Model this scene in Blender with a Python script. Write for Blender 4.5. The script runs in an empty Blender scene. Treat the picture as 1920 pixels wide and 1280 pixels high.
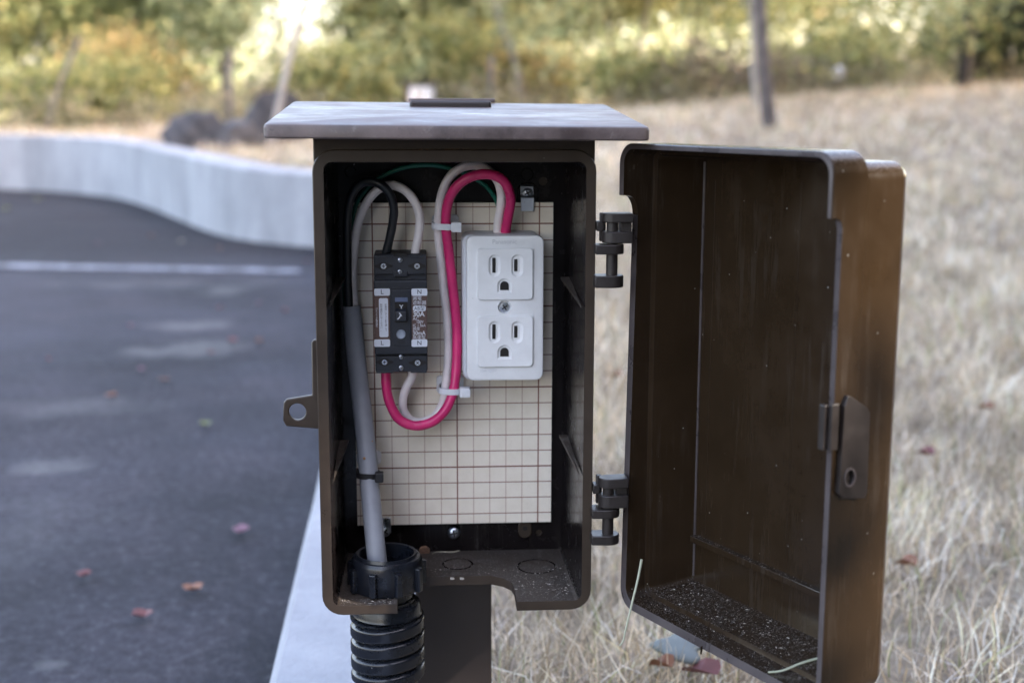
import bpy, bmesh, math, random
import numpy as np
from mathutils import Vector, Matrix
from math import sin, cos, pi, radians, tan
random.seed(7); rng = np.random.default_rng(11)
sc = bpy.context.scene
col = sc.collection

# ------------------------------------------------------------ camera
CAMH = 0.50                       # camera height above the asphalt (m)
YAW, PITCH, ROLL, FPX = 0.0704, 0.1749, -0.0023, 2464.26
CBOX = np.array([-4.79, -708.08, 171.24])          # camera in box millimetres
O = np.array([0.0, 0.0, CAMH - 0.17124])           # box origin in metres
def _rot():
    cy, sy, cp, sp = cos(YAW), sin(YAW), cos(PITCH), sin(PITCH)
    f = np.array([sy*cp, cy*cp, -sp]); r = np.array([cy, -sy, 0.]); d = np.cross(f, r)
    if d[2] > 0: d = -d
    c, s = cos(ROLL), sin(ROLL)
    return np.array([c*r + s*d, -s*r + c*d, f])
RM = _rot()
CW = CBOX*0.001 + O
cam_d = bpy.data.cameras.new("camera"); cam = bpy.data.objects.new("camera", cam_d); col.objects.link(cam)
sc.camera = cam
cam_d.lens = FPX/1920*36; cam_d.sensor_width = 36; cam_d.sensor_fit = 'HORIZONTAL'
cam_d.clip_start = 0.02; cam_d.clip_end = 2000
m = Matrix([[RM[0][i], -RM[1][i], -RM[2][i], CW[i]] for i in range(3)] + [[0, 0, 0, 1]])
cam.matrix_world = m
cam_d.dof.use_dof = True; cam_d.dof.focus_distance = 0.735; cam_d.dof.aperture_fstop = 6.6
cam_d.dof.aperture_blades = 0

# ------------------------------------------------------------ world, sun, exposure
SUN = Vector((0.75, -0.50, 0.44)).normalized()
w = bpy.data.worlds.new("World"); sc.world = w; w.use_nodes = True
nt = w.node_tree; bg = nt.nodes['Background']
sky = nt.nodes.new('ShaderNodeTexSky'); sky.sky_type = 'NISHITA'; sky.sun_disc = False
sky.sun_elevation = math.asin(SUN.z); sky.sun_rotation = math.atan2(SUN.x, SUN.y)
sky.air_density = 1.0; sky.dust_density = 3.5; sky.ozone_density = 0.6
tint = nt.nodes.new('ShaderNodeMix'); tint.data_type = 'RGBA'; tint.blend_type = 'MULTIPLY'; tint.inputs[0].default_value = 1
tint.inputs[7].default_value = (1.185, 1.0, .91, 1)
nt.links.new(sky.outputs[0], tint.inputs[6]); nt.links.new(tint.outputs[2], bg.inputs[0]); bg.inputs[1].default_value = 0.15
sd = bpy.data.lights.new("sun", 'SUN'); sd.energy = 2.8; sd.angle = radians(0.53); sd.color = (1.0, 0.89, 0.78)
so = bpy.data.objects.new("sun", sd); col.objects.link(so); so.rotation_euler = SUN.to_track_quat('Z', 'Y').to_euler()
so.location = (6, 0, 6)
vs = sc.view_settings; vs.view_transform = 'Standard'; vs.look = 'None'; vs.gamma = 1; vs.exposure = 3.4; vs.use_curve_mapping = False
sc.cycles.use_denoising = True
try: sc.cycles.denoiser = 'OPENIMAGEDENOISE'
except Exception: pass
sc.cycles.max_bounces = 8; sc.cycles.transparent_max_bounces = 16
sc.cycles.sample_clamp_indirect = 6

# ------------------------------------------------------------ pixel <-> world helpers (measuring only)
def ray(x, y): return RM.T @ np.array([(x-960)/FPX, (y-640)/FPX, 1.])
def pY(x, y, Y):                                       # box millimetres on the plane y = Y
    d = ray(x, y); return CBOX + d*(Y-CBOX[1])/d[1]
def pZ(x, y, Z):
    d = ray(x, y); return CBOX + d*(Z-CBOX[2])/d[2]
def gp(x, y, z=0.0):                                   # metres on the level z
    d = ray(x, y); return CW + d*(z-CW[2])/d[2]
def gd(x, y, Y):                                       # metres at world depth Y
    d = ray(x, y); return CW + d*(Y-CW[1])/d[1]
def mm(p): return (p[0]*.001+O[0], p[1]*.001+O[1], p[2]*.001+O[2])

# ------------------------------------------------------------ object helpers
ROOTLOC = {}
def tag(o, label=None, cat=None, group=None, kind=None):
    if label: o['label'] = label
    if cat: o['category'] = cat
    if group: o['group'] = group
    if kind: o['kind'] = kind
    return o
def empty(name, loc, label, cat, group=None):
    o = bpy.data.objects.new(name, None); col.objects.link(o); o.location = loc; o.empty_display_size = .02
    ROOTLOC[o.name] = Vector(loc); return tag(o, label, cat, group)
def rootloc(o):
    while o.parent: o = o.parent
    return ROOTLOC.get(o.name, Vector(o.location))
def link(name, me, mat, parent=None, smooth=False, bevel=0, bseg=2, origin=None, angle=35):
    if mat is not None and not me.materials: me.materials.append(mat)
    off = None
    if parent is not None: off = rootloc(parent)
    elif origin is not None: off = Vector(origin)
    if off is not None: me.transform(Matrix.Translation(-off))
    o = bpy.data.objects.new(name, me); col.objects.link(o)
    if parent is not None: o.parent = parent
    elif origin is not None: o.location = origin; ROOTLOC[o.name] = Vector(origin)
    if smooth:
        for p in me.polygons: p.use_smooth = True
        try: me.set_sharp_from_angle(angle=radians(angle))
        except Exception: pass
    if bevel:
        b = o.modifiers.new('b', 'BEVEL'); b.width = bevel; b.segments = bseg; b.limit_method = 'ANGLE'; b.angle_limit = radians(40)
        b.harden_normals = False
    return o
class MB:
    def __init__(s, xf=None): s.v = []; s.f = []; s.xf = xf or mm
    def add(s, vs, fs):
        n = len(s.v); s.v += [s.xf(p) for p in vs]; s.f += [tuple(n+i for i in f) for f in fs]; return s
    def box(s, x0, x1, y0, y1, z0, z1):
        return s.add([(x0,y0,z0),(x1,y0,z0),(x1,y1,z0),(x0,y1,z0),(x0,y0,z1),(x1,y0,z1),(x1,y1,z1),(x0,y1,z1)],
                     [(0,3,2,1),(4,5,6,7),(0,1,5,4),(1,2,6,5),(2,3,7,6),(3,0,4,7)])
    def loops(s, Ls, cap0=True, cap1=True, closed=False):
        n = len(Ls[0]); vs = [p for L in Ls for p in L]; fs = []
        K = len(Ls)
        for k in range(K if closed else K-1):
            for i in range(n):
                j = (i+1) % n; a = k*n; b = ((k+1) % K)*n
                fs.append((a+i, a+j, b+j, b+i))
        if not closed:
            if cap0: fs.append(tuple(range(n-1, -1, -1)))
            if cap1: fs.append(tuple((K-1)*n+i for i in range(n)))
        return s.add(vs, fs)
    def prism(s, poly, axis, a, b):                      # poly of 2-tuples, extruded along axis
        def P(p, t):
            return {'x': (t, p[0], p[1]), 'y': (p[0], t, p[1]), 'z': (p[0], p[1], t)}[axis]
        return s.loops([[P(p, a) for p in poly], [P(p, b) for p in poly]])
    def tube(s, pts, r, n=16, cap=True):
        P = [Vector(p) for p in pts]; Ls = []; up = None
        for i, p in enumerate(P):
            t = (P[min(i+1, len(P)-1)] - P[max(i-1, 0)]).normalized()
            if up is None:
                up = Vector((0, 1, 0)) if abs(t.y) < .9 else Vector((1, 0, 0))
            a = (up - t*up.dot(t)).normalized(); b = t.cross(a); up = a
            rr = r[i] if isinstance(r, (list, tuple, np.ndarray)) else r
            Ls.append([tuple(p + a*rr*cos(2*pi*k/n) + b*rr*sin(2*pi*k/n)) for k in range(n)])
        return s.loops(Ls, cap, cap)
    def lathe(s, prof, c, axis='z', n=40, cap0=True, cap1=True):   # prof: (r, t)
        Ls = []
        for r, t in prof:
            L = []
            for k in range(n):
                a = 2*pi*k/n; u, v = r*cos(a), r*sin(a)
                L.append({'z': (c[0]+u, c[1]+v, c[2]+t), 'y': (c[0]+u, c[1]+t, c[2]+v), 'x': (c[0]+t, c[1]+u, c[2]+v)}[axis])
            Ls.append(L)
        return s.loops(Ls, cap0, cap1)
    def mesh(s, name='m', fix=True):
        me = bpy.data.meshes.new(name); me.from_pydata(s.v, [], s.f)
        if fix:
            bm = bmesh.new(); bm.from_mesh(me); bmesh.ops.recalc_face_normals(bm, faces=bm.faces); bm.to_mesh(me); bm.free()
        me.update(); return me
    def obj(s, name, mat, parent=None, **k): return link(name, s.mesh(name), mat, parent, **k)
def rrect(a0, a1, b0, b1, r, n=6):                       # rounded rectangle, 2-tuples
    if not isinstance(r, (list, tuple)): r = [r]*4
    out = []
    for (ca, cb, st, rr) in ((a1-r[0], b0+r[0], -90, r[0]), (a1-r[1], b1-r[1], 0, r[1]), (a0+r[2], b1-r[2], 90, r[2]), (a0+r[3], b0+r[3], 180, r[3])):
        for k in range(n+1):
            t = radians(st+90*k/n); out.append((ca+rr*cos(t), cb+rr*sin(t)))
    return out
def boolean(base_me, cutters, op='DIFFERENCE'):
    o = bpy.data.objects.new('tmp', base_me); col.objects.link(o); cs = []
    for c in cutters:
        co = bpy.data.objects.new('tmpc', c); col.objects.link(co); cs.append(co)
        md = o.modifiers.new('b', 'BOOLEAN'); md.object = co; md.operation = op; md.solver = 'EXACT'
    dg = bpy.context.evaluated_depsgraph_get(); me = bpy.data.meshes.new_from_object(o.evaluated_get(dg))
    for x in [o]+cs: bpy.data.objects.remove(x)
    return me
def spline(pts, n=10):                                   # Catmull-Rom through points of any dimension
    P = [np.array(p, float) for p in pts]; P = [2*P[0]-P[1]] + P + [2*P[-1]-P[-2]]; out = []
    for i in range(1, len(P)-2):
        for k in range(n):
            t = k/n; a, b, c, d = P[i-1:i+3]
            out.append(.5*((2*b)+(-a+c)*t+(2*a-5*b+4*c-d)*t*t+(-a+3*b-3*c+d)*t**3))
    out.append(P[-2]); return [tuple(p) for p in out]

# ------------------------------------------------------------ materials
def newmat(name):
    m = bpy.data.materials.new(name); m.use_nodes = True
    return m, m.node_tree, m.node_tree.nodes['Principled BSDF']
def N(nt, t, **k):
    n = nt.nodes.new(t)
    for a, b in k.items(): setattr(n, a, b)
    return n
def mixc(nt, fac, a, b):
    x = N(nt, 'ShaderNodeMix', data_type='RGBA')
    for s, v in ((x.inputs[0], fac), (x.inputs[6], a), (x.inputs[7], b)):
        if hasattr(v, 'links'): nt.links.new(v, s)
        elif isinstance(v, (int, float)): s.default_value = v
        else: s.default_value = (*v, 1)
    return x.outputs[2]
def math_(nt, op, a, b=0.0, c=None):
    x = N(nt, 'ShaderNodeMath', operation=op)
    for i, v in enumerate((a, b) if c is None else (a, b, c)):
        if hasattr(v, 'links'): nt.links.new(v, x.inputs[i])
        else: x.inputs[i].default_value = v
    return x.outputs[0]
def noise(nt, scale, detail=4, rough=.6, vec=None, out=0):
    n = N(nt, 'ShaderNodeTexNoise'); n.inputs['Scale'].default_value = scale; n.inputs['Detail'].default_value = detail
    n.inputs['Roughness'].default_value = rough
    if vec is None:
        tc = N(nt, 'ShaderNodeTexCoord'); vec = tc.outputs['Object']
    nt.links.new(vec, n.inputs['Vector']); return n.outputs[out]
def ramp(nt, v, lo, hi, a=0.0, b=1.0):
    r = N(nt, 'ShaderNodeMapRange'); nt.links.new(v, r.inputs[0])
    for i, x in enumerate((lo, hi, a, b)): r.inputs[i+1].default_value = x
    return r.outputs[0]
def plastic(name, c, rough=.4, var=.25, scale=60, bump=.0, bscale=900, dust=0.0, dustc=(.30,.28,.25), specks=0.0, metal=0.0, spec=.5, rvar=.1, sss=0, streak=0):
    m, nt, b = newmat(name)
    n1 = noise(nt, scale, 5, .65)
    c2 = tuple(min(1, x*(1+var)) for x in c); c1 = tuple(x*(1-var) for x in c)
    colr = mixc(nt, ramp(nt, n1, .3, .7), c1, c2)
    rr = ramp(nt, n1, .3, .7, rough-rvar, rough+rvar)
    if streak:
        tcs = N(nt, 'ShaderNodeTexCoord'); mps = N(nt, 'ShaderNodeMapping'); nt.links.new(tcs.outputs['Object'], mps.inputs[0]); mps.inputs['Scale'].default_value = (1, 1, .07)
        sk = math_(nt, 'MULTIPLY', ramp(nt, noise(nt, 190, 5, .75, mps.outputs[0]), .52, .72), ramp(nt, noise(nt, 18, 4, .6), .42, .62, 0, streak))
        colr = mixc(nt, sk, colr, (.22,.20,.18)); rr = mixc(nt, sk, rr, (.9,.9,.9))
    if dust > 0:
        g = N(nt, 'ShaderNodeNewGeometry'); sx = N(nt, 'ShaderNodeSeparateXYZ'); nt.links.new(g.outputs['Normal'], sx.inputs[0])
        up = ramp(nt, sx.outputs[2], .3, .95)
        n2 = noise(nt, 900, 6, .8)
        n3 = noise(nt, 45, 5, .7)
        dm = math_(nt, 'MULTIPLY', up, math_(nt, 'MULTIPLY', ramp(nt, n2, .50, .66), ramp(nt, n3, .3, .6, .25, 1)))
        v0 = N(nt, 'ShaderNodeTexVoronoi'); v0.inputs['Scale'].default_value = 950
        tc0 = N(nt, 'ShaderNodeTexCoord'); nt.links.new(tc0.outputs['Object'], v0.inputs['Vector'])
        s0 = N(nt, 'ShaderNodeSeparateColor'); nt.links.new(v0.outputs['Color'], s0.inputs[0])
        gr = math_(nt, 'MULTIPLY', ramp(nt, v0.outputs['Distance'], .14, .30, 1, 0), ramp(nt, s0.outputs[0], .76, .82))
        dm = math_(nt, 'MAXIMUM', math_(nt, 'MULTIPLY', dm, .5), math_(nt, 'MULTIPLY', math_(nt, 'MULTIPLY', gr, up), 1.4))
        dm = math_(nt, 'MINIMUM', math_(nt, 'MULTIPLY', dm, dust), 1.0)
        colr = mixc(nt, dm, colr, dustc); rr = mixc(nt, dm, rr, (.95,.95,.95))
    if specks > 0:
        v = N(nt, 'ShaderNodeTexVoronoi'); v.inputs['Scale'].default_value = 210; v.inputs['Randomness'].default_value = 1
        tc = N(nt, 'ShaderNodeTexCoord'); nt.links.new(tc.outputs['Object'], v.inputs['Vector'])
        sep = N(nt, 'ShaderNodeSeparateColor'); nt.links.new(v.outputs['Color'], sep.inputs[0])
        near = ramp(nt, v.outputs['Distance'], .04, .08, 1, 0)
        pick = ramp(nt, sep.outputs[0], 1-specks-.02, 1-specks+.02)
        sm = math_(nt, 'MULTIPLY', near, pick)
        colr = mixc(nt, math_(nt, 'MULTIPLY', sm, .8), colr, (.42,.42,.40))
    nt.links.new(colr, b.inputs['Base Color']); nt.links.new(rr, b.inputs['Roughness'])
    b.inputs['Metallic'].default_value = metal; b.inputs['Specular IOR Level'].default_value = spec
    if sss: b.inputs['Subsurface Weight'].default_value = sss; b.inputs['Subsurface Radius'].default_value = (.004,.004,.004)
    if bump:
        bp = N(nt, 'ShaderNodeBump'); bp.inputs['Strength'].default_value = bump; bp.inputs['Distance'].default_value = .0006
        nt.links.new(noise(nt, bscale, 4), bp.inputs['Height']); nt.links.new(bp.outputs[0], b.inputs['Normal'])
    return m
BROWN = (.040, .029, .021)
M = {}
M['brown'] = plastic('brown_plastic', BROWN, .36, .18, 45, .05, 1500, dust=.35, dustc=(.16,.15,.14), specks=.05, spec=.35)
M['brown_shaded'] = plastic('brown_plastic_shaded', (.0070,.0052,.0055), .22, .12, 60, .03, 1500, streak=.10, dust=.75, dustc=(.30,.29,.28), specks=.16, spec=.20)  # same brown plastic, with the shade inside the box put into the colour
M['brown_floor'] = plastic('brown_plastic_dusty_floor', (.036,.027,.021), .40, .3, 60, .05, 1500, dust=1.3, dustc=(.30,.29,.28), specks=.4, spec=.3)
M['lit_edge'] = plastic('lit_brown_edge', (.065,.055,.055), .32, .3, 50, .05, 1200, specks=.08)  # lighter brown: sky sheen of the door rim put into the colour
M['brown_side'] = plastic('brown_plastic_door', (.0225,.0140,.0075), .17, .15, 30, .03, 1500, streak=.10, dust=.5, dustc=(.36,.36,.36), specks=.12, spec=.35)
M['roof'] = plastic('faded_roof', (.115,.092,.090), .42, .5, 14, .08, 700, dust=.9, dustc=(.30,.26,.25), rvar=.2)
M['hinge'] = plastic('hinge_plastic', (.020,.016,.015), .42, .15, 90, .05, 1500, dust=.3)
M['post'] = plastic('post_paint', (.022,.017,.017), .5, .2, 20, .1, 900, specks=.05)
M['black'] = plastic('black_resin', (.012,.016,.026), .42, .12, 200, .1, 2500)
M['dusty'] = plastic('dusty_black_resin', (.012,.016,.026), .6, .12, 200, .2, 1500, dust=.8, dustc=(.10,.085,.075))
M['conduit'] = plastic('conduit_black', (.007,.009,.014), .27, .2, 40, .03, 1200, dust=.25, dustc=(.22,.22,.22), specks=.05)
M['latch'] = plastic('latch_plastic', (.015,.011,.010), .42, .15, 90)
M['white'] = plastic('white_resin', (.72,.735,.75), .45, .06, 70, .05, 2500, spec=.4, specks=.02)
M['white_base'] = plastic('white_resin_base', (.60,.62,.66), .45, .03, 300)
M['emboss'] = plastic('moulded_mark', (.50,.52,.55), .5, .05, 300)
M['slot'] = plastic('slot_dark', (.006,.005,.005), .7, .1, 300)
M['grey_sheath'] = plastic('grey_sheath', (.27,.29,.33), .45, .06, 120, .08, 900)
M['w_black'] = plastic('wire_black', (.010,.013,.018), .45, .35, 60, .1, 1500)
M['w_white'] = plastic('wire_white', (.74,.70,.71), .45, .14, 45, .05, 1500)
M['w_red'] = plastic('wire_red', (.58,.026,.150), .34, .2, 45, .03, 1500)
M['w_green'] = plastic('wire_green', (.004,.14,.10), .4, .1, 120)
M['tie_w'] = plastic('tie_nylon', (.66,.68,.72), .38, .04, 200, sss=.2)
M['tie_b'] = plastic('tie_black', (.012,.012,.014), .4, .1, 200)
M['metal'] = plastic('zinc', (.55,.60,.68), .33, .03, 60, metal=1.0)
M['lab_white'] = plastic('label_white', (.62,.66,.74), .5, .02, 200)
M['lab_brown'] = plastic('label_brown', (.085,.048,.042), .5, .06, 200)
M['ink'] = plastic('ink', (.015,.017,.03), .5, .05, 200)
M['inkw'] = plastic('ink_white', (.62,.65,.72), .5, .02, 200)
M['blue_chip'] = plastic('blue_grey_window', (.10,.13,.22), .4, .05, 200)
M['button'] = plastic('test_button', (.27,.31,.38), .4, .05, 200)
def roof_mat():
    m, nt, b = newmat('faded_roof_dusty')
    tc = N(nt, 'ShaderNodeTexCoord'); mp = N(nt, 'ShaderNodeMapping'); nt.links.new(tc.outputs['Object'], mp.inputs[0]); mp.inputs['Scale'].default_value = (1, 1.6, 1)
    a = noise(nt, 26, 7, .72, mp.outputs[0]); d = noise(nt, 9, 4, .6, mp.outputs[0]); f = noise(nt, 160, 5, .8, mp.outputs[0])
    c = mixc(nt, ramp(nt, a, .40, .62), (.060,.045,.043), (.130,.100,.094))
    c = mixc(nt, ramp(nt, d, .50, .66, 0, .6), c, (.22,.17,.15)); c = mixc(nt, ramp(nt, f, .58, .72, 0, .5), c, (.22,.20,.19)); c = mixc(nt, ramp(nt, f, .30, .40, .6, 0), c, (.03,.025,.025))
    nt.links.new(c, b.inputs['Base Color']); nt.links.new(ramp(nt, a, .35, .65, .30, .62), b.inputs['Roughness'])
    bp = N(nt, 'ShaderNodeBump'); bp.inputs['Strength'].default_value = .15; bp.inputs['Distance'].default_value = .0008
    nt.links.new(a, bp.inputs['Height']); nt.links.new(bp.outputs[0], b.inputs['Normal']); return m
def board_mat():
    m, nt, b = newmat('grid_board'); tc = N(nt, 'ShaderNodeTexCoord'); sx = N(nt, 'ShaderNodeSeparateXYZ')
    nt.links.new(tc.outputs['Object'], sx.inputs[0])
    def lines(o, off, cell, w, wob=0):                # distance to nearest grid line in mm
        t = math_(nt, 'MULTIPLY_ADD', o, 1000.0, off)
        t = math_(nt, 'PINGPONG', t, cell/2)
        return math_(nt, 'LESS_THAN', t, w)
    ox, oz = BO[0], BO[1]
    vb = lines(sx.outputs[0], ox, 50, .42); hb = lines(sx.outputs[2], oz, 50, .45); hl = lines(sx.outputs[2], oz+.75, 10, .35)
    vm = lines(sx.outputs[0], ox, 10, .26); hm = lines(sx.outputs[2], oz, 10, .34)
    base = mixc(nt, ramp(nt, noise(nt, 90, 5), .3, .7), (.72,.66,.56), (.80,.745,.65))
    v = noise(nt, 1600, 2); base = mixc(nt, ramp(nt, v, .62, .72, 0, .22), base, (.25,.22,.20))
    base = mixc(nt, math_(nt, 'MULTIPLY', hl, .4), base, (.72,.69,.64))  # pale line painted as the highlight of an embossed grid line
    c = mixc(nt, math_(nt, 'MULTIPLY', vm, .6), base, (.30,.15,.10))
    c = mixc(nt, math_(nt, 'MULTIPLY', hm, .85), c, (.22,.10,.06))
    c = mixc(nt, math_(nt, 'MULTIPLY', math_(nt, 'MAXIMUM', vb, hb), .9), c, (.17,.06,.035))
    nt.links.new(c, b.inputs['Base Color']); b.inputs['Roughness'].default_value = .45
    return m

# ------------------------------------------------------------ ground, kerb, wall
KZ = 0.10
kerb_px = [(500,1280),(600,870)]
k1 = gp(500,1280,KZ); k2 = gp(600,870,KZ); kd = (k2-k1)/np.linalg.norm(k2-k1)
k0 = k1 - kd*4.5
corner = gp(700,505,KZ)
path = [(k0[0],k0[1],KZ),(k1[0],k1[1],KZ),(k2[0],k2[1],KZ),(corner[0],corner[1],.22)]
wall_px = [(645,328,472),(580,324,464),(520,320,458),(450,312,450),(400,302,438),(350,291,419),(300,280,397),(250,268,379),(200,259,368),(100,254,359),(0,252,355),(-150,249,350),(-400,246,346),(-900,240,338)]
for (x, yt, yb) in wall_px:
    g = gp(x, yb, 0); dist_y = g[1]
    top = gd(x, yt, dist_y)[2]; path.append((g[0], g[1], top))
PATH = spline(path, 6)
PA = np.array(PATH)
for _ in range(14):
    PA[22:-2] = (PA[21:-3]+PA[22:-2]*2+PA[23:-1])/4
PATH = [tuple(p) for p in PA]
PA = np.array(PATH)                                     # asphalt-side face line, with top height
def seg_dist(px, py):
    """signed distance to PATH (positive on the lawn side) and top height there"""
    best = np.full(px.shape, 1e9); sgn = np.zeros(px.shape); tz = np.zeros(px.shape); cx = np.zeros(px.shape); cyy = np.zeros(px.shape)
    for a, b in zip(PA[:-1], PA[1:]):
        d = b[:2]-a[:2]; L = d@d
        if L < 1e-9: continue
        t = np.clip(((px-a[0])*d[0]+(py-a[1])*d[1])/L, 0, 1)
        qx = a[0]+t*d[0]; qy = a[1]+t*d[1]; dd = (px-qx)**2+(py-qy)**2
        s = np.sign((px-a[0])*d[1]-(py-a[1])*d[0])
        mk = dd < best-1e-12
        best[mk] = dd[mk]; sgn[mk] = s[mk]; tz[mk] = (a[2]+t*(b[2]-a[2]))[mk]; cx[mk] = qx[mk]; cyy[mk] = qy[mk]
    poly = [tuple(p[:2]) for p in PA] + [(-60.0, PA[-1][1]+1.5), (-60.0, -30.0), (PA[0][0], -30.0)]
    ins = np.zeros(px.shape, bool)
    for (xa, ya), (xb, yb) in zip(poly, poly[1:]+poly[:1]):
        if ya == yb: continue
        cr = ((ya > py) != (yb > py)) & (px < (xb-xa)*(py-ya)/(yb-ya)+xa); ins ^= cr
    return np.sqrt(best)*np.where(ins, -1, 1), tz, cx, cyy
def sstep(t): t = np.clip(t, 0, 1); return t*t*(3-2*t)
def g_open(x, y):
    r = 0.33*sstep((y-.4)/8.5) + 0.058*np.clip(x, -1, 6)*sstep((y-1.5)/6.5) + .012*np.clip(y-8, 0, 4)
    r = r - .07*np.clip(y-10.5-.25*np.clip(x,-3,6), 0, 9)*1.0
    r = r + .02*np.sin(1.3*x+.5)*np.cos(1.1*y) * sstep(y/3) + .008*np.sin(4.1*x)*np.sin(3.7*y+1)
    return KZ-.015 + r
def lawn_z(x, y):
    d, tz, _, _ = seg_dist(x, y)
    f = sstep((d-.1)/2.2)
    return (tz-.02)*(1-f) + g_open(x, y)*f, d
def axis(lo, hi, fine_lo, fine_hi, fs, grow=1.18):
    a = list(np.arange(fine_lo, fine_hi+1e-6, fs)); s = fs
    while a[-1] < hi: s *= grow; a.append(a[-1]+s)
    s = fs
    while a[0] > lo: s *= grow; a.insert(0, a[0]-s)
    return np.array(a)
xs = axis(-400, 400, -5, 6, .09); ys = axis(-60, 600, -1, 12, .09)
GX, GY = np.meshgrid(xs, ys, indexing='ij'); Z, D = lawn_z(GX, GY)
_, TZ, CX, CY = seg_dist(GX, GY)
snap = (D < .04) & (D > -.13)
# push snapped vertices just inside the wall / kerb body
GX2 = np.where(snap, CX, GX); GY2 = np.where(snap, CY, GY); Z2 = np.where(snap, TZ-.03, Z)
idx = np.arange(GX.size).reshape(GX.shape); valid = D > -.13
fq = []
nx, ny = GX.shape
V = valid; keep = V[:-1,:-1]&V[1:,:-1]&V[1:,1:]&V[:-1,1:]
ii, jj = np.nonzero(keep)
F4 = np.stack([idx[ii,jj], idx[ii+1,jj], idx[ii+1,jj+1], idx[ii,jj+1]], 1)
def np_mesh(name, verts, quads, colors=None, uv=None):
    me = bpy.data.meshes.new(name); nv = len(verts); nf = len(quads); k = quads.shape[1]
    me.vertices.add(nv); me.vertices.foreach_set('co', np.ascontiguousarray(verts, np.float32).ravel())
    me.loops.add(nf*k); me.loops.foreach_set('vertex_index', np.ascontiguousarray(quads, np.int32).ravel())
    me.polygons.add(nf); me.polygons.foreach_set('loop_start', np.arange(0, nf*k, k, dtype=np.int32))
    try: me.polygons.foreach_set('loop_total', np.full(nf, k, np.int32))
    except Exception: pass
    me.update(calc_edges=True)
    if colors is not None:
        a = me.color_attributes.new('tint', 'FLOAT_COLOR', 'POINT')
        c = np.ones((nv, 4), np.float32); c[:, :3] = colors; a.data.foreach_set('color', c.ravel())
    me.validate(); return me
used = np.unique(F4); remap = -np.ones(GX.size, int); remap[used] = np.arange(len(used))
GV = np.stack([GX2.ravel(), GY2.ravel(), Z2.ravel()], 1)[used]
gm = np_mesh('ground', GV, remap[F4])
def ground_mat():
    m, nt, b = newmat('dry_lawn_soil')
    n1 = noise(nt, 1.3, 6, .7); n2 = noise(nt, 14, 6, .75); n3 = noise(nt, 70, 5, .8)
    c = mixc(nt, ramp(nt, n2, .35, .65), (.15,.12,.085), (.44,.375,.30))
    c = mixc(nt, ramp(nt, n1, .45, .7, 0, .6), c, (.17,.15,.07))
    c = mixc(nt, ramp(nt, n3, .45, .75, 0, .7), c, (.42,.37,.30))
    nt.links.new(c, b.inputs['Base Color']); b.inputs['Roughness'].default_value = .95; b.inputs['Specular IOR Level'].default_value = .1
    bp = N(nt, 'ShaderNodeBump'); bp.inputs['Strength'].default_value = .8; bp.inputs['Distance'].default_value = .03
    nt.links.new(n3, bp.inputs['Height']); nt.links.new(bp.outputs[0], b.inputs['Normal'])
    return m
for p in gm.polygons: p.use_smooth = True
link('lawn_ground', gm, ground_mat()); bpy.data.objects['lawn_ground']['kind'] = 'structure'
# asphalt
def asphalt_mat():
    m, nt, b = newmat('asphalt')
    tc = N(nt, 'ShaderNodeTexCoord'); n1 = noise(nt, 1.1, 5, .6); n2 = noise(nt, 420, 3, .6); n3 = noise(nt, 2.4, 8, .74)
    c = mixc(nt, ramp(nt, n1, .40, .60), (.013,.014,.020), (.044,.045,.060))
    c = mixc(nt, ramp(nt, n3, .46, .70, 0, .85), c, (.078,.074,.088))
    c = mixc(nt, ramp(nt, n2, .50, .72, 0, .6), c, (.12,.12,.125))
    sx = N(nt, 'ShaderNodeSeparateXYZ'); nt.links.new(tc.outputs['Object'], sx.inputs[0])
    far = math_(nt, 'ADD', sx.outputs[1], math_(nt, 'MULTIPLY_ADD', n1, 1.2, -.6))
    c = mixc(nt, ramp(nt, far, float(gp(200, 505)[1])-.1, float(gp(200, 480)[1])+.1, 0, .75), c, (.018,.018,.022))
    n4 = noise(nt, 75, 5, .8)
    c = mixc(nt, ramp(nt, n4, .40, .52, .55, 0), c, (.010,.010,.012)); c = mixc(nt, ramp(nt, n4, .56, .70, 0, .5), c, (.16,.16,.17))
    # pale worn smears of spilt concrete, each with its own shape
    wob = noise(nt, 6, 6, .7)
    tot = None
    for (px, py, ax, ay, s) in ((345,655,110,15,.5),(352,613,65,11,.55),(95,872,70,16,.55),(415,545,60,9,.4),(300,530,200,9,.25),(120,765,190,16,.25),(60,985,120,70,.15),(95,1246,28,9,.4)):
        g = gp(px, py); gx = gp(px+ax, py); gy = gp(px, py-ay); rx = abs(gx[0]-g[0]); ry = abs(gy[1]-g[1])
        dx = math_(nt, 'MULTIPLY', math_(nt, 'SUBTRACT', sx.outputs[0], float(g[0])), 1/rx)
        dy = math_(nt, 'MULTIPLY', math_(nt, 'SUBTRACT', sx.outputs[1], float(g[1])), 1/ry)
        r2 = math_(nt, 'ADD', math_(nt, 'MULTIPLY', dx, dx), math_(nt, 'MULTIPLY', dy, dy))
        r2 = math_(nt, 'ADD', r2, math_(nt, 'MULTIPLY_ADD', wob, 9.0, -4.3))
        k = math_(nt, 'MULTIPLY', ramp(nt, r2, -.3, 1.5, 1, 0), s*.8)
        tot = k if tot is None else math_(nt, 'MAXIMUM', tot, k)
    c = mixc(nt, tot, c, (.19,.195,.195))
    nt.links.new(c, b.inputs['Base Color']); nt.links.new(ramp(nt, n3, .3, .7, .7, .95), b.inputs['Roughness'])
    b.inputs['Specular IOR Level'].default_value = .15
    bp = N(nt, 'ShaderNodeBump'); bp.inputs['Strength'].default_value = .5; bp.inputs['Distance'].default_value = .004
    nt.links.new(n2, bp.inputs['Height']); nt.links.new(bp.outputs[0], b.inputs['Normal'])
    return m
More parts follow.
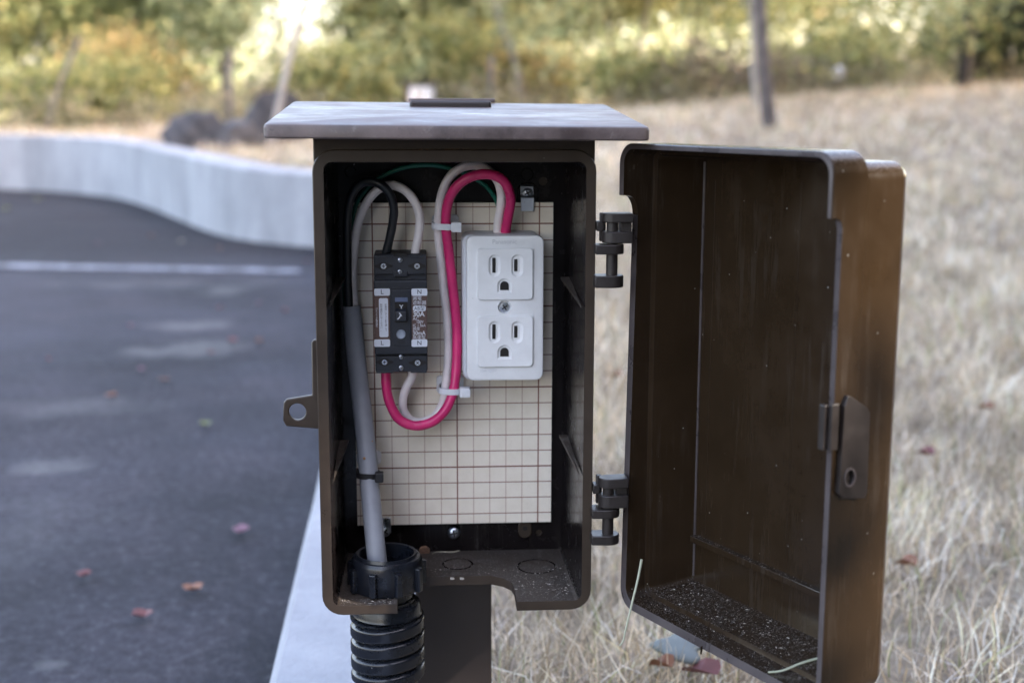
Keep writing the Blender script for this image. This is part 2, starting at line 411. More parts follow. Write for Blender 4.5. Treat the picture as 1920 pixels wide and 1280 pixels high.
# asphalt sheet: a strip whose inner edge runs under the kerb and wall, outer edge far away on the other side
inner = [(p[0]+.0, p[1]) for p in PATH]
def off_path(t, dist):
    a = PA[max(t-1, 0)][:2]; b = PA[min(t+1, len(PA)-1)][:2]; d = (b-a)/np.linalg.norm(b-a); nrm = np.array([d[1], -d[0]])
    return PA[t][:2] + nrm*dist
asp = MB(lambda p: p)
q0 = [off_path(t, .05) for t in range(len(PA))]
asp.v = [(float(a), float(b), 0.0) for a, b in q0] + [(-60.0, float(PA[-1][1])+1.5, 0.0), (-60.0, -30.0, 0.0), (float(q0[0][0]), -30.0, 0.0)]
asp.f = [tuple(range(len(asp.v)))]
ao = link('asphalt_road', asp.mesh('asphalt'), asphalt_mat()); ao['kind'] = 'structure'
bm = bmesh.new(); bm.from_mesh(ao.data); bmesh.ops.triangulate(bm, faces=bm.faces, ngon_method='EAR_CLIP'); 
for f in bm.faces:
    if f.normal.z < 0: f.normal_flip()
bm.to_mesh(ao.data); bm.free()
# painted line
def paint_mat():
    m, nt, b = newmat('worn_road_paint'); n = noise(nt, 16, 6, .8)
    c = mixc(nt, ramp(nt, n, .42, .6), (.05,.053,.06), (.25,.27,.33)); nt.links.new(c, b.inputs['Base Color']); b.inputs['Roughness'].default_value = .7
    return m
A = gp(-300,490); B = gp(560,507); A2 = gp(-300,498); B2 = gp(565,514)
lm = MB(lambda p: p); n = 40; La = []; Lb = []
for i in range(n+1):
    t = i/n; j = .012*random.uniform(-1, 1)
    a = A*(1-t)+B*t; b_ = A2*(1-t)+B2*t
    La.append((a[0], a[1]+j, .004)); Lb.append((b_[0], b_[1]-j, .004))
lm.v = La+Lb; lm.f = [(i, i+1, n+2+i, n+1+i) for i in range(n)]
lo = link('painted_line', lm.mesh(), paint_mat()); lo['kind'] = 'structure'
# kerb / wall solid, following PATH (kerb is the low near stretch, wall the tall far one)
def concrete_mat(name, c1, c2, stain=True):
    m, nt, b = newmat(name); tc = N(nt, 'ShaderNodeTexCoord'); mp = N(nt, 'ShaderNodeMapping'); nt.links.new(tc.outputs['Object'], mp.inputs[0])
    mp.inputs['Scale'].default_value = (1, 1, .35)
    v = noise(nt, 5, 6, .7, mp.outputs[0]); f = noise(nt, 35, 6, .7)
    c = mixc(nt, ramp(nt, v, .35, .65), c1, c2); c = mixc(nt, ramp(nt, f, .35, .7, 0, .35), c, tuple(x*.75 for x in c1))
    nt.links.new(c, b.inputs['Base Color']); b.inputs['Roughness'].default_value = .85
    bp = N(nt, 'ShaderNodeBump'); bp.inputs['Strength'].default_value = .4; bp.inputs['Distance'].default_value = .004
    nt.links.new(noise(nt, 180, 5), bp.inputs['Height']); nt.links.new(bp.outputs[0], b.inputs['Normal'])
    return m
def wall_strip(i0, i1, width, name, mat):
    mb = MB(lambda p: p); Ls = []
    for t in range(i0, i1+1):
        a = off_path(t, 0.0); b_ = off_path(t, width); z = PA[t][2]; r = .008
        Ls.append([(a[0],a[1],-.05),(a[0],a[1],z-r),(a[0]+(b_[0]-a[0])*.05,a[1]+(b_[1]-a[1])*.05,z),(b_[0]-(b_[0]-a[0])*.05,b_[1]-(b_[1]-a[1])*.05,z),(b_[0],b_[1],z-r),(b_[0],b_[1],-.05)])
    mb.loops(Ls); return mb.obj(name, mat, smooth=True, origin=(float(PA[i0][0]), float(PA[i0][1]), 0))
ik = 18
ko = wall_strip(0, ik, .125, 'kerb', concrete_mat('kerb_concrete', (.23,.24,.265), (.33,.345,.37))); ko['kind'] = 'structure'
tag(wall_strip(ik, len(PA)-1, .16, 'retaining_wall', concrete_mat('wall_concrete', (.22,.235,.26), (.37,.39,.425))), 'low pale grey concrete retaining wall curving along the asphalt edge', 'wall')

# ------------------------------------------------------------ dry grass
def blades():
    xs_, ys_, hs, ws = [], [], [], []
    for (y0, y1, dens, h, wd) in ((.15, 1.0, 42000, .050, .0013), (1.0, 2.2, 26000, .052, .0018), (2.2, 4.5, 6500, .055, .0032), (4.5, 9, 1500, .06, .006), (9, 18, 260, .06, .011)):
        xa, xb = -2.2-.3*y1, .2+.52*(y1+.8)
        if y1 < 3: xa = -.05
        n_ = int((xb-xa)*(y1-y0)*dens)
        xs_.append(rng.uniform(xa, xb, n_)); ys_.append(rng.uniform(y0, y1, n_)); hs.append(np.full(n_, h)); ws.append(np.full(n_, wd))
    x = np.concatenate(xs_); y = np.concatenate(ys_); h = np.concatenate(hs); wd = np.concatenate(ws)
    z, d = lawn_z(x, y); d_ok = d > np.where(y < 3, .16, .22)
    d_ok &= ~((abs(x-.015) < .04) & (abs(y-.12) < .04))
    cl = np.sin(x*7+np.sin(y*5)*1.5)*np.sin(y*6.3+np.cos(x*4)) ; d_ok &= rng.uniform(-2.6, 1, x.size) < cl+.35*np.sin(x*31)*np.sin(y*27+1)
    x, y, z, h, wd, cl = [a[d_ok] for a in (x, y, z, h, wd, cl)]; n = x.size
    tuft = np.sin(x*13+2*np.sin(y*9))*np.sin(y*11+1.7*np.sin(x*8))
    h = h*.8*rng.uniform(.45, 1.35, n)*(1+.2*cl+.35*tuft); az = rng.uniform(0, 2*pi, n); lean = rng.beta(2.0, 2.0, n)*1.5
    az2 = az + rng.normal(0, .7, n)
    fx, fy = np.cos(az), np.sin(az)
    base = np.stack([x, y, z-.004], 1)
    mid = base + np.stack([fx*np.sin(lean*.6), fy*np.sin(lean*.6), np.cos(lean*.6)], 1)*(h*.5)[:, None]
    tip = mid + np.stack([np.cos(az2)*np.sin(lean*1.25), np.sin(az2)*np.sin(lean*1.25), np.cos(lean*1.25)], 1)*(h*.55)[:, None]
    wa = rng.uniform(0, pi, n); side = np.stack([np.cos(wa), np.sin(wa), np.zeros(n)], 1)*(wd*rng.uniform(.5, 1.3, n))[:, None]*.5
    Vt = np.stack([base-side, base+side, mid-side*.9, mid+side*.9, tip-side*.2, tip+side*.2], 1).reshape(-1, 3)
    k = np.arange(n)[:, None]*6
    Q = np.concatenate([k+np.array([[0,1,3,2]]), k+np.array([[2,3,5,4]])], 0)
    pal = np.array([(.53,.455,.35),(.43,.355,.26),(.60,.54,.46),(.32,.26,.19),(.24,.26,.12),(.50,.38,.23),(.40,.34,.30)])
    pr = np.array([.26,.2,.2,.1,.07,.1,.07]); pi_ = rng.choice(len(pal), n, p=pr)
    c = np.minimum(pal[pi_]*(rng.uniform(.5, 1.85, n)*(1+.34*tuft))[:, None], .9)
    c = np.repeat(c, 6, 0); return np_mesh('dry_grass', Vt, Q, c)
def attr_mat(name, rough=.7, transl=.25, spec=.3):
    m, nt, b = newmat(name); a = N(nt, 'ShaderNodeAttribute', attribute_name='tint')
    nt.links.new(a.outputs['Color'], b.inputs['Base Color']); b.inputs['Roughness'].default_value = rough; b.inputs['Specular IOR Level'].default_value = spec
    if transl:
        t = N(nt, 'ShaderNodeBsdfTranslucent'); nt.links.new(a.outputs['Color'], t.inputs[0]); mx = N(nt, 'ShaderNodeMixShader'); mx.inputs[0].default_value = transl
        out = nt.nodes['Material Output']; nt.links.new(b.outputs[0], mx.inputs[1]); nt.links.new(t.outputs[0], mx.inputs[2]); nt.links.new(mx.outputs[0], out.inputs[0])
    return m
M['blade'] = attr_mat('dry_blade', .75, .2, .2); M['leaf'] = attr_mat('leaf', .5, .35, .4)
go = link('dry_grass', blades(), M['blade']); go['kind'] = 'stuff'; go['label'] = 'dry straw coloured lawn grass'; go['category'] = 'grass'

# ------------------------------------------------------------ trees and shrubs
def bark(name, c1, c2):
    m, nt, b = newmat(name); c = mixc(nt, ramp(nt, noise(nt, 14, 6, .7), .35, .65), c1, c2)
    nt.links.new(c, b.inputs['Base Color']); b.inputs['Roughness'].default_value = .85
    bp = N(nt, 'ShaderNodeBump'); bp.inputs['Strength'].default_value = .6; bp.inputs['Distance'].default_value = .01
    nt.links.new(noise(nt, 40, 5), bp.inputs['Height']); nt.links.new(bp.outputs[0], b.inputs['Normal']); return m
M['bark_dark'] = bark('bark_dark', (.055,.048,.048), (.12,.105,.10)); M['bark_pale'] = bark('bark_pale', (.24,.23,.22), (.40,.38,.36))
M['bark_black'] = bark('bark_black', (.02,.017,.016), (.045,.04,.038)); M['bark_mid'] = bark('bark_mid', (.075,.070,.074), (.14,.13,.135))
PAL = {
 'olive': [(.13,.15,.035),(.18,.20,.05),(.22,.22,.07),(.09,.11,.03),(.26,.22,.06)],
 'green': [(.11,.14,.04),(.16,.19,.05),(.18,.21,.07),(.09,.11,.03),(.22,.23,.08)],
 'pale':  [(.20,.24,.12),(.24,.27,.14),(.16,.20,.09),(.28,.26,.10),(.13,.16,.06)],
 'gold':  [(.30,.22,.05),(.25,.21,.06),(.18,.19,.05),(.34,.20,.06),(.14,.13,.04)],
 'brown': [(.13,.10,.06),(.16,.125,.075),(.10,.075,.05),(.14,.135,.06),(.18,.13,.075)],
 'weed': [(.16,.13,.08),(.20,.17,.10),(.11,.09,.06),(.15,.16,.06),(.24,.19,.12)],
 'dark':  [(.04,.06,.025),(.06,.08,.03),(.05,.07,.03),(.08,.09,.035),(.03,.04,.02)],
}
def leaf_mesh(name, blobs, n, size, pal, hole=None):
    """blobs: (cx,cy,cz,rx,ry,rz) relative to the root; leaves sit in small sprays inside them"""
    B_ = np.array(blobs, float); vol = B_[:, 3]*B_[:, 4]*B_[:, 5]; which = rng.choice(len(B_), n//7+1, p=vol/vol.sum())
    u = rng.normal(0, 1, (len(which), 3)); u /= np.linalg.norm(u, axis=1)[:, None]; rad = rng.uniform(.25, 1, len(which))**.45
    cc = B_[which, :3] + u*rad[:, None]*B_[which, 3:]*rng.uniform(.8, 1.12, (len(which), 1))
    cc = np.repeat(cc, 7, 0)[:n]; shade = np.repeat(rng.uniform(.75, 1.2, len(which)), 7)[:n]
    p = cc + rng.normal(0, size*2.4, (n, 3))
    if hole is not None:
        p = p[hole(p)]; shade = shade[:len(p)]
    n = len(p)
    a = rng.normal(0, 1, (n, 3)); a /= np.linalg.norm(a, axis=1)[:, None]; b = np.cross(a, rng.normal(0, 1, (n, 3))); b /= np.linalg.norm(b, axis=1)[:, None]
    s = size*rng.uniform(.6, 1.3, n)[:, None]
    Vt = np.stack([p-a*s*.9, p+b*s*.42, p+a*s*.9, p-b*s*.42], 1).reshape(-1, 3)
    Q = np.arange(n*4).reshape(-1, 4); P_ = np.array(PAL[pal])*(.8 if pal == 'dark' else 1.5); P_ = (P_*.74+P_.mean(1)[:, None]*.26)*np.array([1.0,1.03,.97]); c = P_[rng.integers(0, len(P_), n)]*shade[:, None]
    return np_mesh(name, Vt, Q, np.repeat(c, 4, 0))
def trunk_mb(pts, radii):
    mb = MB(lambda p: p); sp = spline([(*p, r) for p, r in zip(pts, radii)], 5); mb.tube([q[:3] for q in sp], [q[3] for q in sp], 10); return mb
def zg(x, y): return float(lawn_z(np.array([x]), np.array([y]))[0][0])
def bush(px, Y, w_, h_, pal, label, n=4500, size=.036, stems=4, name='shrub', base=0.0, cat='shrub', group='shrubs behind the lawn'):
    if h_ > 1.2: h_ *= 1.15; base += .12; w_ *= 1.15
    g = gd(px, 300, Y); x = float(g[0]); z = zg(x, Y); r = empty(name, (x, Y, z), label, cat, group)
    bl = []
    for k in range(7):
        bl.append((random.uniform(-.55, .55)*w_/2, random.uniform(-.4, .4)*w_/2, base+h_*random.uniform(.3, .8), w_*random.uniform(.18, .3), w_*random.uniform(.18, .3), h_*random.uniform(.14, .24)))
    bl.append((0, 0, base+h_*.45, w_*.42, w_*.34, h_*.36))
    me = leaf_mesh('foliage', bl, int(n*2.2), size, pal); o = bpy.data.objects.new('foliage', me); me.materials.append(M['leaf']); col.objects.link(o); o.parent = r
    for k in range(stems):
        a = random.uniform(0, 2*pi); rr = w_*.3
        mb = trunk_mb([(0.04*cos(a), .04*sin(a), -.05), (rr*.4*cos(a), rr*.4*sin(a), h_*.45+base*.5), (rr*cos(a), rr*sin(a), h_*.8+base)], [.016, .011, .004])
        me = mb.mesh(); me.materials.append(M['bark_mid']); so_ = bpy.data.objects.new('stem', me); col.objects.link(so_); so_.parent = r
    return r
def tree(loc, pts, radii, blobs, n, size, pal, label, bark_='bark_dark', group='trees beyond the lawn', limbs=(), hole=None, name='tree'):
    r = empty(name, loc, label, 'tree', group); mb = trunk_mb(pts, radii); me = mb.mesh(); me.materials.append(M[bark_])
    for p in me.polygons: p.use_smooth = True
    t = bpy.data.objects.new('trunk', me); col.objects.link(t); t.parent = r
    for L in limbs:
        me = trunk_mb(L[0], L[1]).mesh(); me.materials.append(M[bark_]); l = bpy.data.objects.new('limb', me); col.objects.link(l); l.parent = r
    if n:
        me = leaf_mesh('crown', blobs, n, size, pal, hole); me.materials.append(M['leaf']); c = bpy.data.objects.new('crown', me); col.objects.link(c); c.parent = r
    return r
def rel(pts3, loc): return [tuple(np.array(p)-np.array(loc)) for p in pts3]

# the grey trunk standing on the lawn
Y0 = 6.0; b0 = gd(1441, 262, Y0); lo0 = (float(b0[0]), Y0, zg(float(b0[0]), Y0))
tp = [gd(1446,270,Y0), gd(1434,150,Y0), gd(1428,60,Y0), gd(1424,-60,Y0), gd(1430,-300,Y0), gd(1420,-600,Y0)]
tree(lo0, rel(tp, lo0), [.042,.034,.032,.030,.025,.014], [(0,0,1.9,.8,.8,.4),(.4,.1,2.2,.6,.6,.4),(-.4,.2,2.3,.6,.5,.4)], 3500, .03, 'olive',
     'grey tree trunk standing by itself on the dry lawn', 'bark_dark', limbs=[([rel(tp,lo0)[4], (-.5,.1,2.1)], [.02,.006]), ([rel(tp,lo0)[4], (.5,-.1,2.2)], [.018,.006])])
# trunks seen between the shrubs
TR = [
 (1412, 7.4, [(1418,225),(1412,120),(1410,40),(1400,-200)], .018, 'bark_pale', 'olive', 'paler thin trunk just behind the lone grey trunk'),
 (1812, 8.5, [(1800,200),(1815,90),(1822,-20),(1835,-250)], .05, 'bark_black', 'olive', 'dark slender tree trunk at the sunny gap beyond the lawn'),
 (1872, 12.0, [(1880,170),(1868,60),(1862,-60),(1868,-260)], .04, 'bark_dark', 'gold', 'thin dark trunk behind the sunny gap, crown turned golden'),
 (1560, 11.0, [(1548,190),(1560,60),(1556,-80),(1570,-250)], .04, 'bark_mid', 'olive', 'thin grey trunk just beyond the shrub belt with olive crown'),
 (960, 9.5, [(985,160),(962,105),(935,30),(900,-150)], .03, 'bark_mid', 'pale', 'slanting thin tree with pale green crown behind the box roof'),
 (660, 11.0, [(672,190),(662,60),(666,-60),(700,-250)], .05, 'bark_dark', 'dark', 'dark leaved tree beside the brightest gap in the foliage'),
 (250, 11.5, [(240,200),(255,80),(262,-60),(280,-260)], .05, 'bark_dark', 'green', 'green leaved tree standing above the boulders'),
]
for (px, Y, pp, rd, bk, pal, lab) in TR:
    p3 = [gd(a, b, Y) for a, b in pp]; x = float(p3[0][0]); lo = (x, Y, zg(x, Y)-.02)
    R3 = rel(p3, lo); R3[0] = (R3[0][0], 0, 0.0); top = np.array(R3[-1])
    bl = [tuple(top+np.array([random.uniform(-1.0,1.0), random.uniform(-.5,.5), random.uniform(-1.15,.5)]))+(.55,.45,.3) for _ in range(9)]
    tree(lo, R3, [rd, rd*.85, rd*.75, rd*.5], bl, 4200, .035, pal, lab, bk, limbs=[([R3[2], tuple(top+np.array([.5,.1,.2]))], [rd*.35, .006]), ([R3[2], tuple(top+np.array([-.5,-.1,.3]))], [rd*.35, .006])])
p3 = [gd(a, b, 9.8) for a, b in [(528,215),(522,90),(512,-20),(500,-200)]]; lo = (float(p3[0][0]), 9.8, zg(float(p3[0][0]), 9.8)-.02); R3 = rel(p3, lo)
tree(lo, R3, [.02,.016,.012,.006], [tuple(np.array(R3[k_])+np.array([random.uniform(-.4,.4), random.uniform(-.2,.2), random.uniform(-.25,.3)]))+(.28,.25,.2) for k_ in (1,2,2,2,3,3,1)], 1500, .03, 'pale', 'sparse young tree standing in the brightest gap', 'bark_mid')
# shrub belt: (pixel x, depth, width, height, base lift, palette, leaves, label)
SH = [
 (-60, 11.5, 2.6, 2.0, .1,'olive', 5200, 'olive shrub at the far end of the retaining wall'),
 (90, 12.5, 2.4, 1.9, .1,'green', 5200, 'green shrub behind the thin leaning stake'),
 (160, 9.6, 1.5, .5, .0,'olive', 3600, 'low olive green bush on the bank over the wall'),
 (250, 10.4, 1.3, .75, .0,'gold', 2600, 'low bush with yellow autumn leaves near the boulders'),
 (290, 11.6, 1.7, 1.8, .1,'green', 5600, 'yellow green shrub above the larger boulder'),
 (420, 10.6, .9, 1.3, .3,'pale', 2600, 'pale green drooping shrub behind the boulders'),
 (560, 13.0, 1.2, .6, .0,'brown', 1600, 'brownish thin shrub under the brightest gap'),
 (630, 9.6, 1.0, .6, .0,'olive', 2600, 'olive shrub at the foot of the slanting pale pole'),
 (725, 11.0, 1.1, 1.25, .1,'olive', 3400, 'olive shrub just beside the small framed sign'),
 (800, 11.8, 2.1, 1.8, .2,'pale', 5600, 'pale green bushy shrub over the framed sign'),
 (868, 10.0, 1.2, .7, .0,'olive', 2400, 'low olive shrub between the framed sign and the upright pole'),
 (1010, 9.9, 1.0, .5, .0,'gold', 1200, 'thin yellowish twiggy shrub behind the roof cap'),
 (930, 10.8, 1.7, 1.6, .25,'olive', 5000, 'olive shrub rising behind the middle of the box roof'),
 (1050, 11.8, 2.2, 1.9, .2,'pale', 5600, 'light green shrub behind the roof edge nearest the door'),
 (1170, 10.6, 1.8, 1.7, .3,'olive', 5200, 'olive green shrub above the gap between roof and door'),
 (1200, 9.2, 1.2, .42, .0,'olive', 1200, 'low drab olive undergrowth shrub before the olive shrubs'),
 (1290, 11.2, 2.0, 1.9, .25,'olive', 5600, 'yellow olive shrub beside the lone grey trunk'),
 (1350, 9.0, 1.4, .36, .0,'brown', 1000, 'low brown shrub at the lawn edge by the lone trunk'),
 (1420, 12.5, 1.7, 1.7, .2,'pale', 4400, 'greyish green shrub directly behind the lone trunk'),
 (1530, 12.0, 1.2, 1.0, .6,'gold', 1500, 'sparse golden shrub between lone trunk and sunny gap'),
 (1540, 9.8, 1.3, .5, .0,'olive', 2200, 'low olive tuft of shrub below the round white lamp'),
 (1790, 10.5, .9, .6, .0,'dark', 1500, 'small dark shrub at the foot of the sunny gap'),
 (1905, 9.0, 1.0, .75, .0,'dark', 2800, 'dark green shrub at the frame edge behind the lawn'),
 (1960, 12.0, 1.6, 1.8, .3,'gold', 2600, 'tall golden shrub at the frame edge'),
]
for (px, Y, w_, h_, bs, pal, n_, lab) in SH: bush(px, Y, w_, h_, pal, lab, n=n_, base=bs)
# far treeline that reads as one mass
bl = []
for k in range(70):
    x = -12+k*.36; y = 15.5+random.uniform(-1.5, 3)
    if 4.0 < x < 7.0 or -2.4 < x < -1.2:
        bl.append((x, y, .35, .7, .7, .7)); bl.append((x, y, random.uniform(.9, 1.6), .3, .3, .3)); continue
    bl.append((x, y, random.uniform(.7, 3.0), .9, .8, random.uniform(.6, 1.3)))
me = leaf_mesh('treeline', bl, 56000, .075, 'pale'); me.materials.append(M['leaf'])
o = bpy.data.objects.new('treeline', me); col.objects.link(o); o['kind'] = 'stuff'; o['label'] = 'far olive green wood behind the shrubs'; o['category'] = 'wood'
bl = []
for k in range(80):
    x = random.uniform(-4.6, 6.5); y = 9.4+random.uniform(-1.0, .8)+.2*max(x, 0)*0; hh = random.uniform(.06, .2)
    bl.append((x, y, zg(x, y)+hh*.6, random.uniform(.2, .5), random.uniform(.2, .4), hh))
me = leaf_mesh('undergrowth', bl, 22000, .022, 'weed'); me.materials.append(M['leaf'])
o = bpy.data.objects.new('undergrowth', me); col.objects.link(o); o['kind'] = 'stuff'; o['label'] = 'brownish weeds and twigs along the far edge of the lawn'; o['category'] = 'undergrowth'
# tall evergreens to the side, outside the picture, that keep the lawn and the box in the shade
dS = np.array(SUN); tgt = np.array([.219, -.099, O[2]+.005]); dH = np.array([.555, .832, 0.0]); dV = np.cross(dS, dH)
def gap(loc):  # leaves cleared along one sun ray so light reaches the door
    L = np.array(loc)
    def f(p):
        q_ = p+L-tgt; t = q_@dS; perp = np.sqrt(((q_@dH)/.092)**2+((q_@dV)/.175)**2); return (perp > 1) | (rng.uniform(0, 1, len(p)) < .07)
    return f
shade_tree_sp = [(5.2,-2.6),(4.6,-.9),(5.4,.8),(4.8,2.5),(5.6,4.0),(4.8,5.6),(5.4,7.2),(7.2,-1.7),(7.0,.2),(7.4,1.9),(7.2,3.4),(7.4,5.0),(7.2,6.6),(5.6,8.9),(5.0,-4.4),(5.3,-6.3),(5.0,-8.2),(7.3,-3.6),(7.1,-5.6),(7.3,-7.6)]
for i, (s_, p_h) in enumerate(shade_tree_sp):
    x = s_*.832+p_h*.555; y = -s_*.555+p_h*.832
    if abs(p_h-0.06) < .3: x += .3
    z = zg(x, y); loc = (x, y, z); h = 8.0
    bl = [(random.uniform(-.4,.4), random.uniform(-.5,.5), h*t, 1.5*(1.2-t), 1.8*(1.15-t)+.55, .75) for t in np.linspace(.06, .97, 12)]
    tree(loc, [(0,0,-.1),(.05,0,3),(0,.05,h-.2)], [.16,.11,.03], bl, 60000 if abs(p_h) < 2.3 else 15000, .05 if abs(p_h) < 2.3 else .1, 'dark', 'unseen dark evergreen tree added to shade the lawn', 'bark_dark', 'added shade trees out of view', hole=gap(loc), name='shade_tree')

# ------------------------------------------------------------ poles, rocks, sign, lamp in the background
def pole(pp, Y, r, mat, label, name='pole'):
    p3 = [tuple(float(c) for c in gd(a, b, Y)) for a, b in pp]; base = (p3[0][0], Y, zg(p3[0][0], Y)-.01); p3[0] = base
    mb = MB(lambda p: p).tube(p3, [r]*len(p3), 12); o = link(name, mb.mesh(), mat, origin=base, smooth=True); return tag(o, label, 'pole', 'poles among the shrubs')
M['pole'] = plastic('pole_grey', (.42,.42,.44), .6, .12, 20)
pole([(505,235),(540,120),(592,-60)], 6.6, .018, M['bark_pale'], 'slanting pale pole leaning beside the box roof')
pole([(84,222),(115,150),(150,70)], 8.9, .015, M['bark_mid'], 'thin leaning grey stake among low bushes')
pole([(431,205),(431,150),(431,92)], 8.4, .020, M['bark_mid'], 'upright pale grey pole behind the boulders')
pole([(921,180),(921,130),(921,105)], 8.6, .014, M['bark_mid'], 'upright pale pole in the shrubs over the roof')
M['white_panel'] = plastic('white_panel', (.72,.74,.80), .5, .03, 10)
pole([(70,140),(70,60),(70,-10)], 13.5, .055, M['white_panel'], 'thick white post glimpsed through the shrubs')
M['rock'] = bark('rock_dark', (.018,.020,.026), (.065,.065,.072)); M['rock2'] = bark('rock_grey', (.035,.035,.042), (.09,.09,.095))
def rock(px, py, Y, sx_, sy_, sz_, mat, label, seed):
    g = gd(px, py, Y); x = float(g[0]); z = min(zg(x, Y)+.02, float(g[2])); bm = bmesh.new(); bmesh.ops.create_icosphere(bm, subdivisions=4, radius=1)
    r_ = random.Random(seed); ks = [(Vector((r_.gauss(0,1), r_.gauss(0,1), r_.gauss(0,1))).normalized(), r_.uniform(.55, .85)) for _ in range(14)]
    for v in bm.verts:
        for nrm, d in ks:
            t = v.co.dot(nrm)
            if t > d: v.co -= nrm*(t-d)*.9
        v.co += v.co.normalized()*.05*math.sin(v.co.x*9+seed)*math.sin(v.co.z*8)
        v.co = Vector((v.co.x*sx_, v.co.y*sy_, v.co.z*sz_ + sz_*.55))
    me = bpy.data.meshes.new('rock'); bm.to_mesh(me); bm.free(); me.materials.append(mat)
    o = bpy.data.objects.new('boulder', me); col.objects.link(o); o.location = (x, Y, z-.03); return tag(o, label, 'rock', 'boulders on the bank')
rock(372, 284, 6.4, .20, .16, .165, M['rock'], 'large dark boulder, broadest of the rocks, on the bank over the wall', 3)
rock(445, 288, 6.4, .19, .14, .165, M['rock2'], 'smaller grey boulder tucked against the broad dark one', 5)
rock(518, 240, 6.9, .20, .15, .26, M['rock'], 'tall dark boulder at the foot of the slanting pole', 9)
# sign in a dark frame behind the roof
Ys = 9.0; a = gd(757,152,Ys); b_ = gd(822,215,Ys); cx_ = (a[0]+b_[0])/2; zb = zg(float(cx_), Ys)
sg = empty('sign_board', (float(cx_), Ys, zb), 'small white and red sign in a dark frame behind the box roof', 'sign')
wf = lambda p: p
x0, x1, z0, z1 = float(a[0]), float(b_[0]), float(b_[2]), float(a[2])
fr = MB(wf); fr.box(x0, x1, Ys, Ys+.05, z1-.035, z1); fr.box(x0, x0+.04, Ys, Ys+.05, zb, z1-.037); fr.box(x1-.03, x1, Ys, Ys+.05, zb, z1-.037); fr.obj('frame', M['post'], sg)
MB(wf).box(x0+.042, x1-.032, Ys+.015, Ys+.035, z0+.02, z1-.037).obj('panel', M['white_panel'], sg)
MB(wf).box(x0+.06, x1-.05, Ys+.010, Ys+.0148, z0+.045, z0+.085).obj('red_band', M['w_red'], sg)
# round white garden lamp
g = gd(1572, 138, 9.3); lx = float(g[0]); lz = zg(lx, 9.3); lamp = empty('garden_lamp', (lx, 9.3, lz), 'small round white garden lamp beyond the dry lawn', 'lamp')
MB(wf).lathe([(.001,-.05),(.03,-.04),(.05,0),(.04,.035),(.018,.05),(.001,.052)], (lx, 9.3, float(g[2])), n=20).obj('globe', M['white_panel'], lamp, smooth=True, angle=80)
MB(wf).lathe([(.012,0),(.012,max(.05, float(g[2])-.045-lz))], (lx, 9.3, lz), n=10).obj('stem', M['post'], lamp)

# ------------------------------------------------------------ fallen leaves on the asphalt
def leafmat(n, c): return plastic(n, c, .6, .2, 60)
LM = {'red': leafmat('leaf_red', (.13,.045,.045)), 'orange': leafmat('leaf_orange', (.14,.07,.045)), 'pink': leafmat('leaf_pink', (.15,.08,.11)), 'green': leafmat('leaf_green', (.16,.19,.07)), 'brown': leafmat('leaf_brown', (.20,.09,.05)), 'pale': leafmat('leaf_pale', (.36,.36,.28))}
LV = [(437,646,.030,'red','bright red leaf, largest of the pair in mid asphalt'),(486,646,.024,'orange','orange leaf beside the largest bright red leaf'),(396,668,.018,'red','small red leaf just under the bright pair'),
 (265,700,.020,'pink','pink leaf below the pale smears'),(309,720,.020,'orange','orange red leaf lower than the pink one'),(209,750,.022,'brown','curled brown orange leaf alone on the asphalt'),
 (385,804,.020,'green','yellow green leaf on the asphalt near the latch tab'),(452,1007,.026,'pink','lilac pink leaf lying near the kerb'),(362,1117,.022,'brown','rusty brown leaf lying well before the kerb'),
 (267,1167,.022,'red','red leaf closest to the camera on the asphalt'),(158,1090,.018,'red','dull red leaf alone in the open asphalt'),(92,681,.016,'red','faint red leaf left of the pale smears'),
 (245,617,.018,'pink','faint pink leaf beside the upper pale smear'),(411,583,.020,'red','red leaf above the bright pair'),(535,588,.020,'red','dark red leaf close to the box side'),(485,574,.018,'pink','faint pink leaf between two red leaves'),
 (183,461,.024,'pink','pink leaf just above the white line'),(412,470,.026,'orange','orange leaf at the foot of the wall over the line'),(575,495,.026,'red','red leaf where the white line fades out'),(283,446,.030,'orange','large orange leaf at the foot of the wall'),
 (12,395,.05,'green','pale green weed leaf at the wall foot, farthest out'),(70,377,.05,'green','flat green leaf against the base of the wall'),(340,457,.026,'pale','pale leaf between wall foot and white line'),(97,1246,.0,'pale','')]
for (px, py, s, kd_, lab) in LV:
    if not s: continue
    s = s*.72
    g = gp(px, py); a0 = random.uniform(0, 6.28); mb = MB(lambda p: p)
    pts = []; n = 14
    for k in range(n):
        t = 2*pi*k/n; r = s*.55*(1+.35*cos(5*t/2)**2*(1 if k % 2 else .35)); pts.append((g[0]+r*cos(t+a0), g[1]+r*sin(t+a0)*1.0, .008+.18*s*abs(sin(t*1.5))+.1*s))
    mb.add([(g[0], g[1], .006)]+pts, [(0, 1+k, 1+(k+1) % n) for k in range(n)])
    o = link('fallen_leaf', mb.mesh(), LM[kd_], origin=(float(g[0]), float(g[1]), 0.0)); tag(o, lab, 'leaf', 'fallen leaves on the asphalt')
